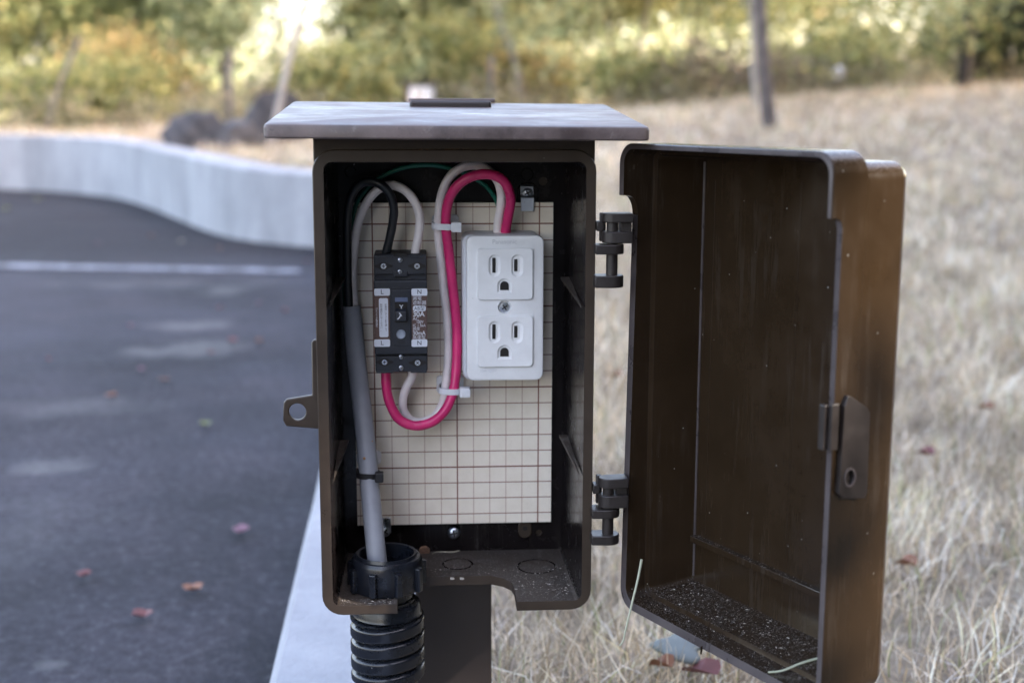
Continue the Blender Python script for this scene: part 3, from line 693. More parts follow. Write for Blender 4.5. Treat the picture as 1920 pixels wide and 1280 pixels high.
# leaves and a flat stone in the grass under the door
for (px, py, s, kd_, lab) in ((1312,1250,.026,'red','crimson leaf lying in the dry grass under the door'),(1240,1238,.016,'brown','reddish brown leaf in the grass beside the crimson one')):
    g = gp(px, py, KZ); z = zg(float(g[0]), float(g[1])); g = gp(px, py, z+.032); a0 = .3; mb = MB(lambda p: p)
    n = 12; pts = [(g[0]+s*.6*cos(2*pi*k/n)*(1+.2*sin(5*2*pi*k/n)), g[1]+s*.35*sin(2*pi*k/n), g[2]+.004*sin(k)) for k in range(n)]
    mb.add([(g[0], g[1], g[2]-.004)]+pts, [(0, 1+k, 1+(k+1) % n) for k in range(n)]); tag(link('grass_leaf', mb.mesh(), LM[kd_], origin=tuple(float(c) for c in g)), lab, 'leaf', 'leaves in the grass')
for (px, py, s, kd_, lab) in ((1735,845,.020,'red','dark red leaf in the dry lawn beside the door edge'),(1700,1050,.016,'brown','small brown leaf in the lawn low beside the door'),(1850,760,.018,'brown','brown leaf in the lawn near the frame edge'),(1150,700,.022,'brown','faint brown leaf in the lawn seen between box and door')):
    g = gp(px, py, KZ); z = zg(float(g[0]), float(g[1])); g = gp(px, py, z+.03); z = zg(float(g[0]), float(g[1])); g = gp(px, py, z+.03); mb = MB(lambda p: p)
    n = 12; pts = [(g[0]+s*.6*cos(2*pi*k/n)*(1+.25*sin(5*2*pi*k/n)), g[1]+s*.5*sin(2*pi*k/n), g[2]+.004*sin(k)) for k in range(n)]
    mb.add([(g[0], g[1], g[2]-.004)]+pts, [(0, 1+k, 1+(k+1) % n) for k in range(n)]); tag(link('grass_leaf', mb.mesh(), LM[kd_], origin=tuple(float(c) for c in g)), lab, 'leaf', 'leaves in the grass')
g = gp(1272, 1215, zg(.25,.55)+.035); bm = bmesh.new(); bmesh.ops.create_icosphere(bm, subdivisions=3, radius=1)
for v in bm.verts: v.co = Vector((v.co.x*.017*(1+.25*sin(5*v.co.y)), v.co.y*.024*(1+.2*sin(4*v.co.x)), max(v.co.z, -.5)*.005))
me = bpy.data.meshes.new('stone'); bm.to_mesh(me); bm.free(); me.materials.append(plastic('stone_pale', (.11,.13,.13), .8, .2, 60)); 
for p in me.polygons: p.use_smooth = True
o = bpy.data.objects.new('stone', me); col.objects.link(o); o.location = (float(g[0]), float(g[1]), float(g[2])); tag(o, 'flat pale stone half sunk in the grass under the door', 'stone')

# ============================================================ THE BOX (box millimetres from here on)
ZG = -(O[2]-KZ)*1000
root = empty('power_box', mm((14.6, 45, -110)), 'brown plastic outdoor power box with its door swung open', 'power box')
X0, X1, Z0, Z1 = -61.45, 90.64, -110.0, 149.84
def L3(poly, y): return [(a, y, b) for a, b in poly]
shell = MB().loops([L3(rrect(-52.8, 82.6, -102.2, 141.8, 3), 83.3), L3(rrect(-55.5, 85.18, -104.4, 143.4, 4.5), 0), L3(rrect(X0+.5, X1-.5, Z0+.5, Z1-.5, 11), 0), L3(rrect(X0, X1, Z0, Z1, 11.5), .7),
        L3(rrect(X0, X1, Z0, Z1, 11.5), 12), L3(rrect(X0+1.2, X1-1.2, Z0+1.2, Z1-1.2, 11), 12.5), L3(rrect(X0+1.5, X1-1.5, Z0+1.5, Z1-1.5, 8), 87)]).mesh()
cut = MB().prism([(-19.5,-5),(48.3,-5),(48.3,21),(47.2,29),(43,35.5),(35.5,40.5),(-19.5,41)], 'z', -125, -101).mesh()
cut2 = MB().lathe([(17.2,-130),(17.2,-95)], (-25.9,28,0), n=40).mesh()
def ring_cut(cx, cz, r, y=83.3, w_=.7, d=.5):            # round groove of a knockout in the back
    return MB().loops([[(cx+rr*cos(t), yy, cz+rr*sin(t)) for t in np.linspace(0, 2*pi, 33)[:-1]] for rr, yy in ((r-w_, y-2), (r+w_, y-2), (r+w_, y+d), (r-w_, y+d))], closed=True).mesh()
def ring_floor(cx, cy, r, z=-103, w_=.6):
    return MB().loops([[(cx+rr*cos(t), cy+rr*sin(t), zz) for t in np.linspace(0, 2*pi, 33)[:-1]] for rr, zz in ((r-w_, z+2), (r+w_, z+2), (r+w_, z-1.9), (r-w_, z-1.9))], closed=True).mesh()
KO = [(765,322,9.5),(930,1002,9),(771,1001,10),(709,320,5)]
cuts = [cut, cut2] + [ring_cut(*(pY(a, b, 83.3)[[0, 2]]), r) for a, b, r in KO]
cuts += [ring_floor(*(pZ(1006,1062,-103.3)[[0,1]]), 11.5), ring_floor(*(pZ(858,1058,-103.3)[[0,1]]), 9)]
for (a, b, r) in ((1018,340,2.6),(984,991,2.2),(1010,998,2.0)):
    p = pY(a, b, 83.3); cuts.append(MB().lathe([(r,-3),(r,2.2)], (p[0], 83.3, p[2]), axis='y', n=20).mesh())
for c in cuts: pass
sm = boolean(shell, cuts)
body = link('body', sm, M['brown_shaded'], root, smooth=True, angle=30)
body.data.materials.clear(); body.data.materials.append(M['brown']); body.data.materials.append(M['brown_shaded']); body.data.materials.append(M['brown_floor'])
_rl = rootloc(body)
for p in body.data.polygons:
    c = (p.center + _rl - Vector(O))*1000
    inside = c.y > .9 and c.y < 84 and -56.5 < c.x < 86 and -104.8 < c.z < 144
    if c.z < -103 and p.normal.z > .8: inside = False            # the dusty floor
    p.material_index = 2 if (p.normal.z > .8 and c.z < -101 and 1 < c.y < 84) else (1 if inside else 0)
# fins on the side walls
def fin(side, ypx, xpx0, label=None):
    xw = 83.9 if side > 0 else -54.2; p = pY(xpx0, ypx, 50); z = p[2]; s = -side*.62
    MB().add([(xw, 6, z-9), (xw, 62, z), (xw+s*9, 62, z), (xw, 6, z-10.3), (xw, 62, z-1.4), (xw+s*9, 62, z-1.4)], [(0,1,2),(3,5,4),(0,2,5,3),(0,3,4,1),(1,4,5,2)]).obj('fin', M['brown_floor'], root)
fin(1, 524, 1045); fin(1, 824, 1045); fin(-1, 524, 640); fin(-1, 834, 645)
# bosses on the back
for (a, b, r, h) in ((988,327,3.8,1.2),(657,322,3.4,1.0)):
    p = pY(a, b, 83.3); MB().lathe([(r,.2),(r,-h+.3),(r-.4,-h),(.2,-h)], (p[0],83.3,p[2]), axis='y', n=24).obj('boss', M['brown_shaded'], root, smooth=True)
p = pY(984, 990, 83.3); MB().loops([L3(rrect(p[0]-4.2, p[0]+4.2, p[2]-5.6, p[2]+5.6, 3.9), y) for y in (83.2, 81.9)]+[L3(rrect(p[0]-3.6, p[0]+3.6, p[2]-5.0, p[2]+5.0, 3.4), 81.5)]).obj('boss', M['brown'], root, smooth=True, angle=25)
MB().lathe([(1.5,0),(1.5,.2)], (p[0], 81.2, p[2]+.6), axis='y', n=20).obj('boss_hole', M['slot'], root)
# roof with its skirt
def roofz(y): return 163.2 + (y+30)*(175.2-163.2)/162
RX0, RX1, RY0, RY1 = -83.0, 114.0, -31.0, 131.0
def rl(ins, dz, ytrim=0):
    P = rrect(RX0+ins, RX1-ins, RY0+ins, RY1-ins, 3.5-ins*.3, 4); return [(x, y, roofz(y)+dz-(x-15)*.0065) for x, y in P]
MB().loops([rl(2.2,-3.2), rl(2.2,-7.2), rl(.6,-7.4), rl(0,-6.6), rl(0,-2.0), rl(.6,-.6), rl(2.2,0)]).obj('roof', roof_mat(), root, smooth=True, angle=25)
MB().prism([(2.5,143),(90,143),(90,roofz(90)-3.6),(2.5,roofz(2.5)-3.6)], 'x', X0+.6, X1-.6).obj('skirt', M['brown'], root, bevel=.0008)
# debris along the top of the rim
def crumbs(name, area, n, mat, label, cat):
    mb = MB()
    for _ in range(n):
        p = area(); s = random.uniform(.25, .8); a = random.uniform(0, 6.28); l = s*random.uniform(1, 3)
        dx, dy = cos(a)*l*.5, sin(a)*l*.5; mb.add([(p[0]-dx,p[1]-dy,p[2]),(p[0]+dy*.4,p[1]-dx*.4,p[2]+s*.35),(p[0]+dx,p[1]+dy,p[2]+.05),(p[0]-dy*.4,p[1]+dx*.4,p[2]+s*.2)], [(0,1,2,3)])
    o = link(name, mb.mesh(fix=False), mat); tag(o, label, cat, kind='stuff'); return o
M['crumb'] = plastic('crumb', (.50,.47,.42), .8, .3, 800); M['crumb_or'] = plastic('crumb_orange', (.34,.19,.08), .8, .3, 500)
# mounting board
bx0, bx1, bz0, bz1 = -45.0, 75.3, -82.7, 116.2
BO = (float(14.6-67.0), float(-110-103.64)) # object coordinates are relative to the root
MB().box(bx0, bx1, 78, 80.6, bz0, bz1).obj('mounting_board', board_mat(), root, bevel=.0002)
for bx_, bz_ in ((60,-70),(-30,-70),(60,100),(-30,100)): MB().lathe([(4.5,0),(4.5,4)], (bx_,80.8,bz_), axis='y', n=16).obj('standoff', M['brown_shaded'], root)
# screws
def screw(px, py, Y, r, parent, mat=None, rot=0.3, name='screw', dome=.45):
    p = pY(px, py, Y); mb = MB(); mb.lathe([(r,0),(r*.98,-r*.18),(r*.8,-r*dome*.8),(r*.4,-r*dome)], (p[0],Y,p[2]), axis='y', n=24, cap1=True)
    o = mb.obj(name, mat or M['metal'], parent, smooth=True, angle=50)
    c = MB(); l, t = r*.62, r*.13
    for k in (0, 1):
        a = rot+k*pi/2; ux, uz = cos(a), sin(a)
        P = [(p[0]+ux*l-uz*t, p[2]+uz*l+ux*t), (p[0]-ux*l-uz*t, p[2]-uz*l+ux*t), (p[0]-ux*l+uz*t, p[2]-uz*l-ux*t), (p[0]+ux*l+uz*t, p[2]+uz*l-ux*t)]
        c.loops([[(x, Y-r*dome-.12-.03*k, z) for x, z in P], [(x, Y-r*.2, z) for x, z in P]])
    return o, c
def add_screw(px, py, Y, r, parent, rot=.3, **k):
    o, c = screw(px, py, Y, r, parent, rot=rot, **k); c.obj('recess', M['slot'], o); return o
# clamp at the top edge of the board: a bent metal strip under a screw
def clamp(px, ytop, ybot, up=1):
    p = pY(px, (ytop+ybot)/2, 76); x = p[0]; za = pY(px, ytop, 76)[2]; zb_ = pY(px, ybot, 76)[2]
    prof = [(82.5,za+1*up),(80,za),(79,za-5*up),(75.2,za-6.5*up),(75.2,zb_),(76.3,zb_),(76.3,za-7.3*up),(80,za-6.3*up),(81.2,za-.5*up),(83.2,za+1*up)]
    return MB().prism(prof, 'x', x-3.9, x+3.9).obj('clamp', M['metal'], root, bevel=.0005)
c1_ = clamp(989, 350, 396); add_screw(989, 362, 79.4, 3.2, c1_, rot=.5)
p_ = pY(989,362,83); MB().loops([[(x, 83.2, z) for x, z in rrect(p_[0]-6.5, p_[0]+6.5, p_[2]-8, p_[2]+6.5, 5.8)], [(x, 81.4, z) for x, z in rrect(p_[0]-6, p_[0]+6, p_[2]-7.5, p_[2]+6, 5.5)]]).obj('boss', M['brown_shaded'], root, smooth=True)
c2_ = clamp(721, 1002, 970, -1); add_screw(722, 996, 79.4, 3.4, c2_, rot=1.0)
add_screw(851, 998, 80.5, 3.9, root, rot=.2, dome=.6)
# hasp on the side: a flat lug with a padlock hole
hp = boolean(MB().loops([[(x, y, z) for x, z in [(-59.6,46.5),(-63.5,46.5),(-64.6,45),(-64.9,15.6),(-79.0,13.4),(-80.6,11.5),(-81.2,1.5),(-79.5,-1.8),(-62.0,-3.6),(-59.6,-3.6)]] for y in (7.0, 10.2)]).mesh(),
             [MB().lathe([(4.7,0),(4.7,9)], (-73.2,4.5,6.3), axis='y', n=28).mesh()])
link('hasp', hp, M['brown'], root, bevel=.0006, smooth=True)
# door
th = 2.0418; H = np.array([107.59, 5.2, 0]); U = np.array([-cos(th), -sin(th), 0]); NN = np.array([sin(th), -cos(th), 0])
def dxf(p): return mm(H + U*p[0] + NN*p[1] + np.array([0,0,p[2]]))
def DL(u0, u1, z0, z1, r, w_): return [(a, w_, b) for a, b in rrect(u0, u1, z0, z1, r)]
dz0, dz1 = -109.3, 153.4
dsh = MB(dxf).loops([DL(16.0,147,-96.5,146.0,2.5,40.2), DL(8.6,154,-101.3,147.5,4,14.6), DL(5.4,157.6,-103.8,149.9,7,14), DL(4.6,158.2,-104.6,150.5,8,-5),
      DL(1.0,160.6,dz0+.6,dz1-.6,10.4,-5.2), DL(0,161.2,dz0,dz1,11,-4.4), DL(0,161.2,dz0,dz1,11,15.8), DL(1.5,160.3,dz0+1.5,dz1-5.0,9.0,16.8), DL(2,160.6,dz0+2,dz1-5.2,8.0,39.5), DL(4,159.0,dz0+4,dz1-7,6.0,42.4)]).mesh()
dcut = []
def cutw(u0, u1, zt, wt, wb):
    poly = [(-9,zt),(wt-3.5,zt),(wt-1.2,zt-1.2),(wt,zt-4.5),(wb,-140),(-9,-140)]
    m_ = MB(dxf).loops([[(u0, a, b) for a, b in poly], [(u1, a, b) for a, b in poly]]).mesh(); return m_
def cuth(u0, u1, zt, wt, wb):
    poly = [(-9,zt)] + [(-1.8+(wt+1.8)*sin(t), zt-11+11*cos(t)) for t in np.linspace(0, pi/2, 7)] + [(wb,-140),(-9,-140)]
    return MB(dxf).loops([[(u0, a, b) for a, b in poly], [(u1, a, b) for a, b in poly]]).mesh()
dsh = boolean(dsh, [cuth(-5, 80, 125.4, 4.6, .2), cutw(80, 170, 124.0, 1.4, 1.0)])
door = link('door', dsh, M['brown_side'], root, smooth=True, angle=28, bevel=.0006)
door.data.materials.append(M['lit_edge'])
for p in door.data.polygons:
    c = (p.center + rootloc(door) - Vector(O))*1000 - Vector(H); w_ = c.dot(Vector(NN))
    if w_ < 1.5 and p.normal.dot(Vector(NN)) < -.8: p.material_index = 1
# ledge and ribs inside the door; first strip paints a corner highlight
MB(dxf).box(18.5, 146, 35.8, 40.6, -72.6, -68.8).obj('ledge', M['brown_side'], door, bevel=.0004)
for u_, a_, b_2 in ((17.0,143,-94),(26.0,134,-66),(92.5,136,-66)): MB(dxf).box(u_, u_+1.3, 39.5 if u_ < 20 else 39.9, 40.6, b_2, a_).obj('rib_or_highlight', M['lit_edge'] if u_ < 20 else M['brown_side'], door, bevel=.0003)
# latch block on the free side of the door
LATCHP = [(5.5,39),(7.5,43.5),(9.5,43),(20.0,36.5),(21.8,34),(22.6,-4.5),(20.8,-6.8),(6.5,-4.5),(4.5,-2)]; LH = (10.6, 4.9); LK = (-4.6, -1.8, 19.0, 40.0)
lt = MB(dxf).loops([[(u_, a, b) for a, b in LATCHP] for u_ in (160.0, 163.8)]).mesh()
lt = boolean(lt, [MB(dxf).loops([[(u_, LH[0]+3.0*cos(t), LH[1]+4.0*sin(t)) for t in np.linspace(0, 2*pi, 25)[:-1]] for u_ in (162.0, 168)]).mesh()])
lo_ = link('latch', lt, M['latch'], door, bevel=.0004)
MB(dxf).loops([[(u_, LH[0]+a*cos(t), LH[1]+b*sin(t)) for t in np.linspace(0, 2*pi, 29)[:-1]] for a, b, u_ in ((2.9,3.7,163.4),(2.9,3.7,164.3),(3.7,4.6,164.3),(3.8,4.7,163.4))], closed=True).obj('latch_eyelet', M['lit_edge'], lo_, smooth=True)
MB(dxf).box(157.8, 161.4, LK[0], LK[1], LK[2], LK[3]).obj('latch_hook', M['latch'], lo_, bevel=.0005)
MB(dxf).box(161.5, 163.9, LK[0]+2.2, LK[1]+4, LK[2], LK[3]+.6).obj('latch_hook', M['latch'], lo_, bevel=.0005)
# hinges
def hinge(zs, base):
    A0, A1, B0, B1, C0, C1, D0, D1 = zs; px_, py_ = 99.2, -3.2
    hg = MB()
    def lug(mb, xa, ya0, ya1, z0, z1, r=6.2, cx=px_, end=1):
        pts = [(xa, ya0)] + [(cx+r*sin(t)*end, py_-r*cos(t)) for t in np.linspace(0, pi, 12)] + [(xa, ya1)]; mb.prism(pts, 'z', z0, z1)
    # lugs on the box
    lug(hg, 89.5, py_-5.6, py_+6.2, C0, C1, 6.4); lug(hg, 89.5, py_-5.6, py_+6.2, D0, D1, 6.4)
    hg.box(90.9, 94.6, -2, 6, (A0+B1)/2-2.6, (A0+B1)/2+2.6)
    h = hg.obj('hinge', M['hinge'], root, bevel=.0005, smooth=True)
    MB().lathe([(3.2,D1-1),(3.2,A0+1)], (px_, py_, 0), n=24).obj('hinge_pin', M['hinge'], h, smooth=True)
    kn = MB()
    for z0, z1 in ((A0, A1), (B0, B1)):
        pts = [(109.8, 3.5)] + [(px_-5.6*sin(t), py_+5.6*cos(t)) for t in np.linspace(0, pi, 12)] + [(109.8, -8.0)]; kn.prism(pts, 'z', z0, z1)
    kn.box(103.4, 109.6, -4.5, 3.2, B1-.5, A0+.5); kn.box(93.0, 96.2, 1.0, 4.4, B0+.3, A1-.3)
    kn.obj('knuckle', M['hinge'], door, bevel=.0005, smooth=True)
hinge((111.3,116.2,100.1,106.3,94.2,99.4,76.1,82.6), 0)
hinge((-36.5,-31.0,-47.9,-40.7,-53.5,-48.6,-69.0,-63.6), 0)
# cap of the post above the roof, post below
def steel_post():
    pr = empty('post', mm((14.6, 118, ZG)), 'dark brown square steel post carrying the power box', 'post')
    MB().box(-10.0, 39.0, 93, 143, ZG-30, 176.0).obj('shaft', M['post'], pr, bevel=.0015)
    MB().prism(rrect(-10.6, 43.4, 128, 170, 1.5), 'z', 175.2, 177.6).obj('cap', M['roof'], pr, bevel=.0006)
    MB().box(-5, 34, 88.2, 92.8, 20, 100).obj('bracket', M['post'], pr)
steel_post()

# ------------------------------------------------------------ text helper
def text_mesh(s, size, x, z, Y, align='CENTER', yoff=0, sx_=1.0, vertical=False, bold=0.0, depth=.0, line=1.0):
    objs = []
    cu = bpy.data.curves.new('t', 'FONT'); cu.body = "\n".join(s) if vertical else s; cu.size = size*.001; cu.align_x = align; cu.align_y = 'CENTER'
    cu.space_line = line; cu.offset = bold*.001; cu.extrude = depth*.001
    o = bpy.data.objects.new('t', cu); col.objects.link(o); dg = bpy.context.evaluated_depsgraph_get(); me = bpy.data.meshes.new_from_object(o.evaluated_get(dg)); bpy.data.objects.remove(o)
    w_ = mm((x, Y, z)); me.transform(Matrix.Translation(w_) @ Matrix.Rotation(radians(90), 4, 'X') @ Matrix.Diagonal((sx_, 1, 1, 1))); me.materials.clear(); return me
def text(s, size, px, py, Y, mat, parent, name='lettering', **k):
    p = pY(px, py, Y); me = text_mesh(s, size, p[0], p[2], Y, **k); return link(name, me, mat, parent)
def plate(px0, py0, px1, py1, Y, t, r, name, mat, parent, bevel=.0002, n=5, yback=None):
    a = pY(px0, py0, Y); b = pY(px1, py1, Y); P = rrect(a[0], b[0], b[2], a[2], r, n)
    return MB().loops([L3(P, Y), L3(P, Y+t)]).obj(name, mat, parent, bevel=bevel)

# ------------------------------------------------------------ circuit breaker
bk = empty('circuit_breaker', mm((-16.2, 78, 19.7)), 'black two pole circuit breaker with brown and white labels on the grid board', 'circuit breaker')
bX0, bX1, bZ0, bZ1 = -31.4, -0.9, 19.7, 88.4
def bz(y, Y=46): return float(pY(752, y, Y)[2])
def bxx(x, Y=46): return float(pY(x, 560, Y)[0])
MB().box(bX0, bX1, 50.5, 77.9, bZ0, bZ1).obj('body', M['dusty'], bk, bevel=.0008)
# centre block, standing a little prouder
MB().box(bX0-.05, bX1+.05, 46, 50.4, bz(664), bz(526)).obj('front', M['black'], bk, bevel=.0006)
t_cov = MB(); zt0, zt1 = bz(514,49), bz(480,49)
t_cov.box(bX0+.3, bX1-.3, 48.4, 50.4, zt0, zt1); t_cov.box(bxx(738,48), bxx(765,48), 47.9, 50.3, bz(518.5,48), zt0+2)
t_cov.obj('terminal_cover', M['black'], bk, bevel=.0004)
t2 = MB(); t2.box(bX0+.3, bX1-.3, 48.4, 50.4, bZ0+.2, bz(667,49)); t2.obj('terminal_cover', M['black'], bk, bevel=.0004)
for a, b in ((703,735),(768,799)):
    MB().box(bxx(a,48), bxx(b,48), 47.6, 48.6, bz(484,48), bz(480,48)).obj('wire_door', M['black'], bk, bevel=.0003)
    MB().box(bxx(a,48), bxx(b,48), 47.6, 48.6, bz(699,48), bz(695.5,48)).obj('wire_door', M['black'], bk, bevel=.0003)
MB().box(bxx(739,48), bxx(764,48), 47.9, 60, bz(478,50)-.6, bz(468,70)+.15).obj('rail_hook', M['slot'], bk)
for (sx_, sy_) in ((719,499),(782,499),(721,679),(783,680)):
    p = pY(sx_, sy_, 48); MB().loops([[(p[0]+3.6*cos(t)*(1.45 if abs(cos(t))>.92 else 1), Y_, p[2]+2.2*sin(t)) for t in np.linspace(0, 2*pi, 25)[:-1]] for Y_ in (48.25, 48.45)]).obj('screw_well', M['slot'], bk)
    add_screw(sx_, sy_, 48.2, 1.6, bk, rot=random.uniform(0, 1.5), name='terminal_screw', dome=.2)
for (sx_, sy_) in ((750,487.5),(750,509),(752,669),(752,689.5)): add_screw(sx_, sy_, 48.0, 1.5, bk, name='rivet', dome=.5)
# label plates
for (a, b, c, d, nm, mt) in ((701.3,541,731.2,554.2,'label','lab_white'),(701.3,636.3,731.6,649.8,'label','lab_white'),(771.4,541,801.4,554.2,'label','lab_white'),(771.4,636.3,801.4,649.8,'label','lab_white'),
                          (701.6,554.6,731.2,635.9,'label','lab_brown'),(771.4,554.6,801.2,635.9,'label','lab_brown')):
    L_ = plate(a, b, c, d, 45.82, .2, .9 if mt == 'lab_white' else .25, nm, M[mt], bk, bevel=0)
    if mt == 'lab_white': text('L' if a < 750 else 'N', 3.6, (a+c)/2, (b+d)/2, 45.80, M['ink'], L_, bold=.03)
    else: (LBL := LBL if 'LBL' in globals() else []).append(L_)
Lw = plate(710.3, 559.0, 728.4, 631.8, 45.72, .08, .9, 'notice_patch', M['lab_white'], LBL[0], bevel=0)
text('定期的にテスト釦を押して', 1.42, 723.6, 595.4, 45.70, M['ink'], LBL[0], vertical=True, line=.94)
text('動作確認をしてください。', 1.42, 715.2, 595.4, 45.70, M['ink'], LBL[0], vertical=True, line=.94)
text('パナソニック株式会社', 1.32, 706.3, 595.4, 45.70, M['inkw'], LBL[0], vertical=True, line=.86)
for (s, sz, x, y, kk) in (('漏電', 2.7, 773.2, 559.3, {}), ('遮断器', 2.7, 773.2, 568.3, {}), ('30A', 4.1, 773.8, 589.3, dict(bold=.07)), ('AC', 2.6, 773.8, 597.8, {}), ('100V', 2.5, 780.5, 603.6, dict(sx_=.8)),
                          ('IC 1.5kA', 2.4, 774.0, 610.3, dict(sx_=.86)), ('感度', 2.1, 773.8, 616.8, {}), ('30mA', 3.4, 773.6, 624.6, dict(sx_=.9, bold=.03)), ('高速型', 2.5, 773.6, 632.8, {})):
    kk = dict(kk); kk['align'] = 'LEFT'; text(s, sz, x, y, 45.70, M['inkw'], LBL[1], **kk)
AB = plate(774.2, 573.0, 798.5, 583.2, 45.72, .08, 1.1, 'type_patch', M['lab_white'], LBL[1], bevel=0)
text('AB型', 2.9, 786.4, 578.3, 45.70, M['ink'], LBL[1], sx_=.95)
# centre column: switch lever and test button
plate(733.4, 544, 771.2, 647.5, 45.2, .9, .5, 'switch_surround', M['black'], bk, bevel=.0003)
plate(740.6, 557.8, 764.5, 565.8, 44.6, .7, .15, 'indicator', M['blue_chip'], bk, bevel=.0002)
plate(740.2, 566.5, 763.8, 604.5, 44.9, .35, .2, 'switch_slot', M['slot'], bk, bevel=0)
a = pY(741.2, 583.5, 42); b = pY(762.2, 602.5, 42)
lv = MB().loops([[(a[0], y, z) for y, z in ((45,a[2]+1.2),(41.6,a[2]),(41.3,b[2]+.4),(45,b[2]-.4))], [(b[0], y, z) for y, z in ((45,a[2]+1.2),(41.6,a[2]),(41.3,b[2]+.4),(45,b[2]-.4))]]).obj('switch_lever', M['black'], bk, bevel=.0004)
text('入', 4.2, 751.2, 593.4, 41.2, M['inkw'], lv, bold=.14)
text('Y', 3.0, 752.4, 575.4, 44.5, M['inkw'], bk, bold=.05, sx_=1.25)
p = pY(752.0, 626.8, 44.5); MB().lathe([(2.7,1.2),(2.75,.2),(2.4,-.2),(1.9,.1),(1.5,.35),(.1,.4)], (p[0],44.5,p[2]), axis='y', n=32).obj('test_button', M['button'], bk, smooth=True, angle=50)
text('TEST', 2.2, 752, 642.5, 45.18, M['slot'], bk)
MB().box(bX0+.1, bX1-.1, 45.6, 46.2, bz(540,46), bz(539,46)).obj('ridge', M['black'], bk)

# ------------------------------------------------------------ socket outlet
ol = empty('power_outlet', mm((44.6, 78, 12.9)), 'white double socket outlet with grounded slots screwed to the grid board', 'power outlet')
bl0 = float(pY(867.3, 600, 53)[0]); ob = L3(rrect(bl0, 66.2, 13.8, 99.6, 5.0), 77.9), L3(rrect(bl0, 66.2, 13.8, 99.6, 5.0), 53), L3(rrect(bl0+.9, 65.3, 14.7, 98.7, 4.6), 51.6)
MB().loops(ob).obj('base', M['white_base'], ol, smooth=True, angle=30)
PF = 45.0
pa = pY(874, 442, PF); pb = pY(1018.5, 712.5, PF)
P_ = lambda i, y, r: L3(rrect(pa[0]+i, pb[0]-i, pb[2]+i, pa[2]-i, r), y)
pm = MB().loops([P_(.3, 51.0, 4), P_(0, 50.3, 4.4), P_(0, 46.4, 4.4), P_(.35, 45.4, 4.1), P_(1.2, 45.0, 3.4)]).mesh()
ps = pY(946, 575.5, PF)
pm = boolean(pm, [MB().lathe([(3.9,-3),(3.9,.2),(3.2,2.6)], (ps[0],45,ps[2]), axis='y', n=32).mesh()])
cp = link('cover_plate', pm, M['white'], ol, smooth=True, angle=32)
add_screw(946, 576, 47.4, 2.9, cp, rot=.6, dome=.25)
text('Panasonic', 3.6, 946, 453.5, 44.97, M['emboss'], cp, bold=.02, depth=.12, name='raised_lettering')
text('15A 125V', 2.4, 915.5, 695.0, 44.97, M['emboss'], cp, bold=.0, depth=.10, name='raised_lettering')
def oblong(cx, cz, wx, wz, y, r=None, n=10): return L3(rrect(cx-wx/2, cx+wx/2, cz-wz/2, cz+wz/2, r if r is not None else wx/2-.01, n), y)
def socket(ytop, ybot, ys, yg):
    SF = 43.4; a = pY(894.6, ytop, SF); b = pY(1000.0, ybot, SF)
    S = lambda i, y, r: L3(rrect(a[0]+i, b[0]-i, b[2]+i, a[2]-i, r), y)
    me = MB().loops([S(0, 45.4, 2.3), S(0, 44.0, 2.3), S(.6, SF, 2.0)]).mesh(); cs = []
    info = []
    for (px, h) in ((926.2, 8.6), (967.2, 7.0)):
        q_ = pY(px, ys, SF); info.append((q_[0], q_[2], 1.9, h)) ; cxx = q_[0]+(.0)
        off = .35 if px < 950 else .9
        cs.append(MB().loops([oblong(cxx+off, q_[2]-.2, 7.0, 13.0, SF-1), oblong(cxx+off, q_[2]-.2, 7.0, 13.0, SF-.01), oblong(cxx+off*.6, q_[2]-.1, 4.4, 10.4, SF+.95), oblong(cxx+off*.6, q_[2]-.1, 4.2, 10.2, SF+1.0)]).mesh())
    g_ = pY(946, yg, SF)
    gpoly = lambda s, y: L3([(g_[0]-s, g_[2]-s*.95)] + [(g_[0]-s*cos(t), g_[2]+.3+s*sin(t)) for t in np.linspace(0, pi, 14)] + [(g_[0]+s, g_[2]-s*.95)], y)
    cs.append(MB().loops([gpoly(3.9+.5, SF-1), gpoly(4.3, SF-.01), gpoly(3.1, SF+.95), gpoly(3.0, SF+1.0)]).mesh())
    me = boolean(me, cs); ss = link('socket', me, M['white'], cp, smooth=True, angle=26)
    for (cx, cz, w_, h) in info:
        MB().loops([L3(rrect(cx-w_/2, cx+w_/2, cz-h/2, cz+h/2, .1, 2), 44.0), L3(rrect(cx-w_/2, cx+w_/2, cz-h/2, cz+h/2, .1, 2), 44.9)]).obj('slot', M['slot'], cp)
    MB().loops([gpoly(2.5, 44.05), gpoly(2.5, 44.9)]).obj('ground_slot', M['slot'], cp)
socket(465.5, 562.5, 497.5, 536.5); socket(592.5, 688, 622.0, 661.0)

# ------------------------------------------------------------ wires
def wpts(L): return [tuple(pY(x, y, Y)) for x, y, Y in L]
def wire(name, L, r, mat, parent=None, label=None, cat='wire', group=None, ends=None):
    P0 = wpts(L); P0 = [P0[0]]+[(p[0]+random.uniform(-.22,.22), p[1], p[2]+random.uniform(-.22,.22)) for p in P0[1:-1]]+[P0[-1]]
    sp = spline(P0, 8); mb = MB().tube(sp, [r*(1+.02*sin(.7*i)) for i in range(len(sp))], 18)
    if parent is not None: return mb.obj(name, mat, parent, smooth=True, angle=60)
    o = mb.obj(name, mat, None, smooth=True, angle=60, origin=mm(sp[0])); return tag(o, label, cat, group)
cb = empty('power_cable', mm((-20, 30, -100)), 'grey sheathed supply cable rising from the black conduit to the breaker', 'cable')
shp = [(712,1120,27),(709,1070,27),(705,1030,29),(699,970,36),(694,920,43),(689,860,51),(683,800,58),(676,740,63),(669,680,65),(663,620,66),(659.5,574,67)]
sp = spline(wpts(shp), 8)
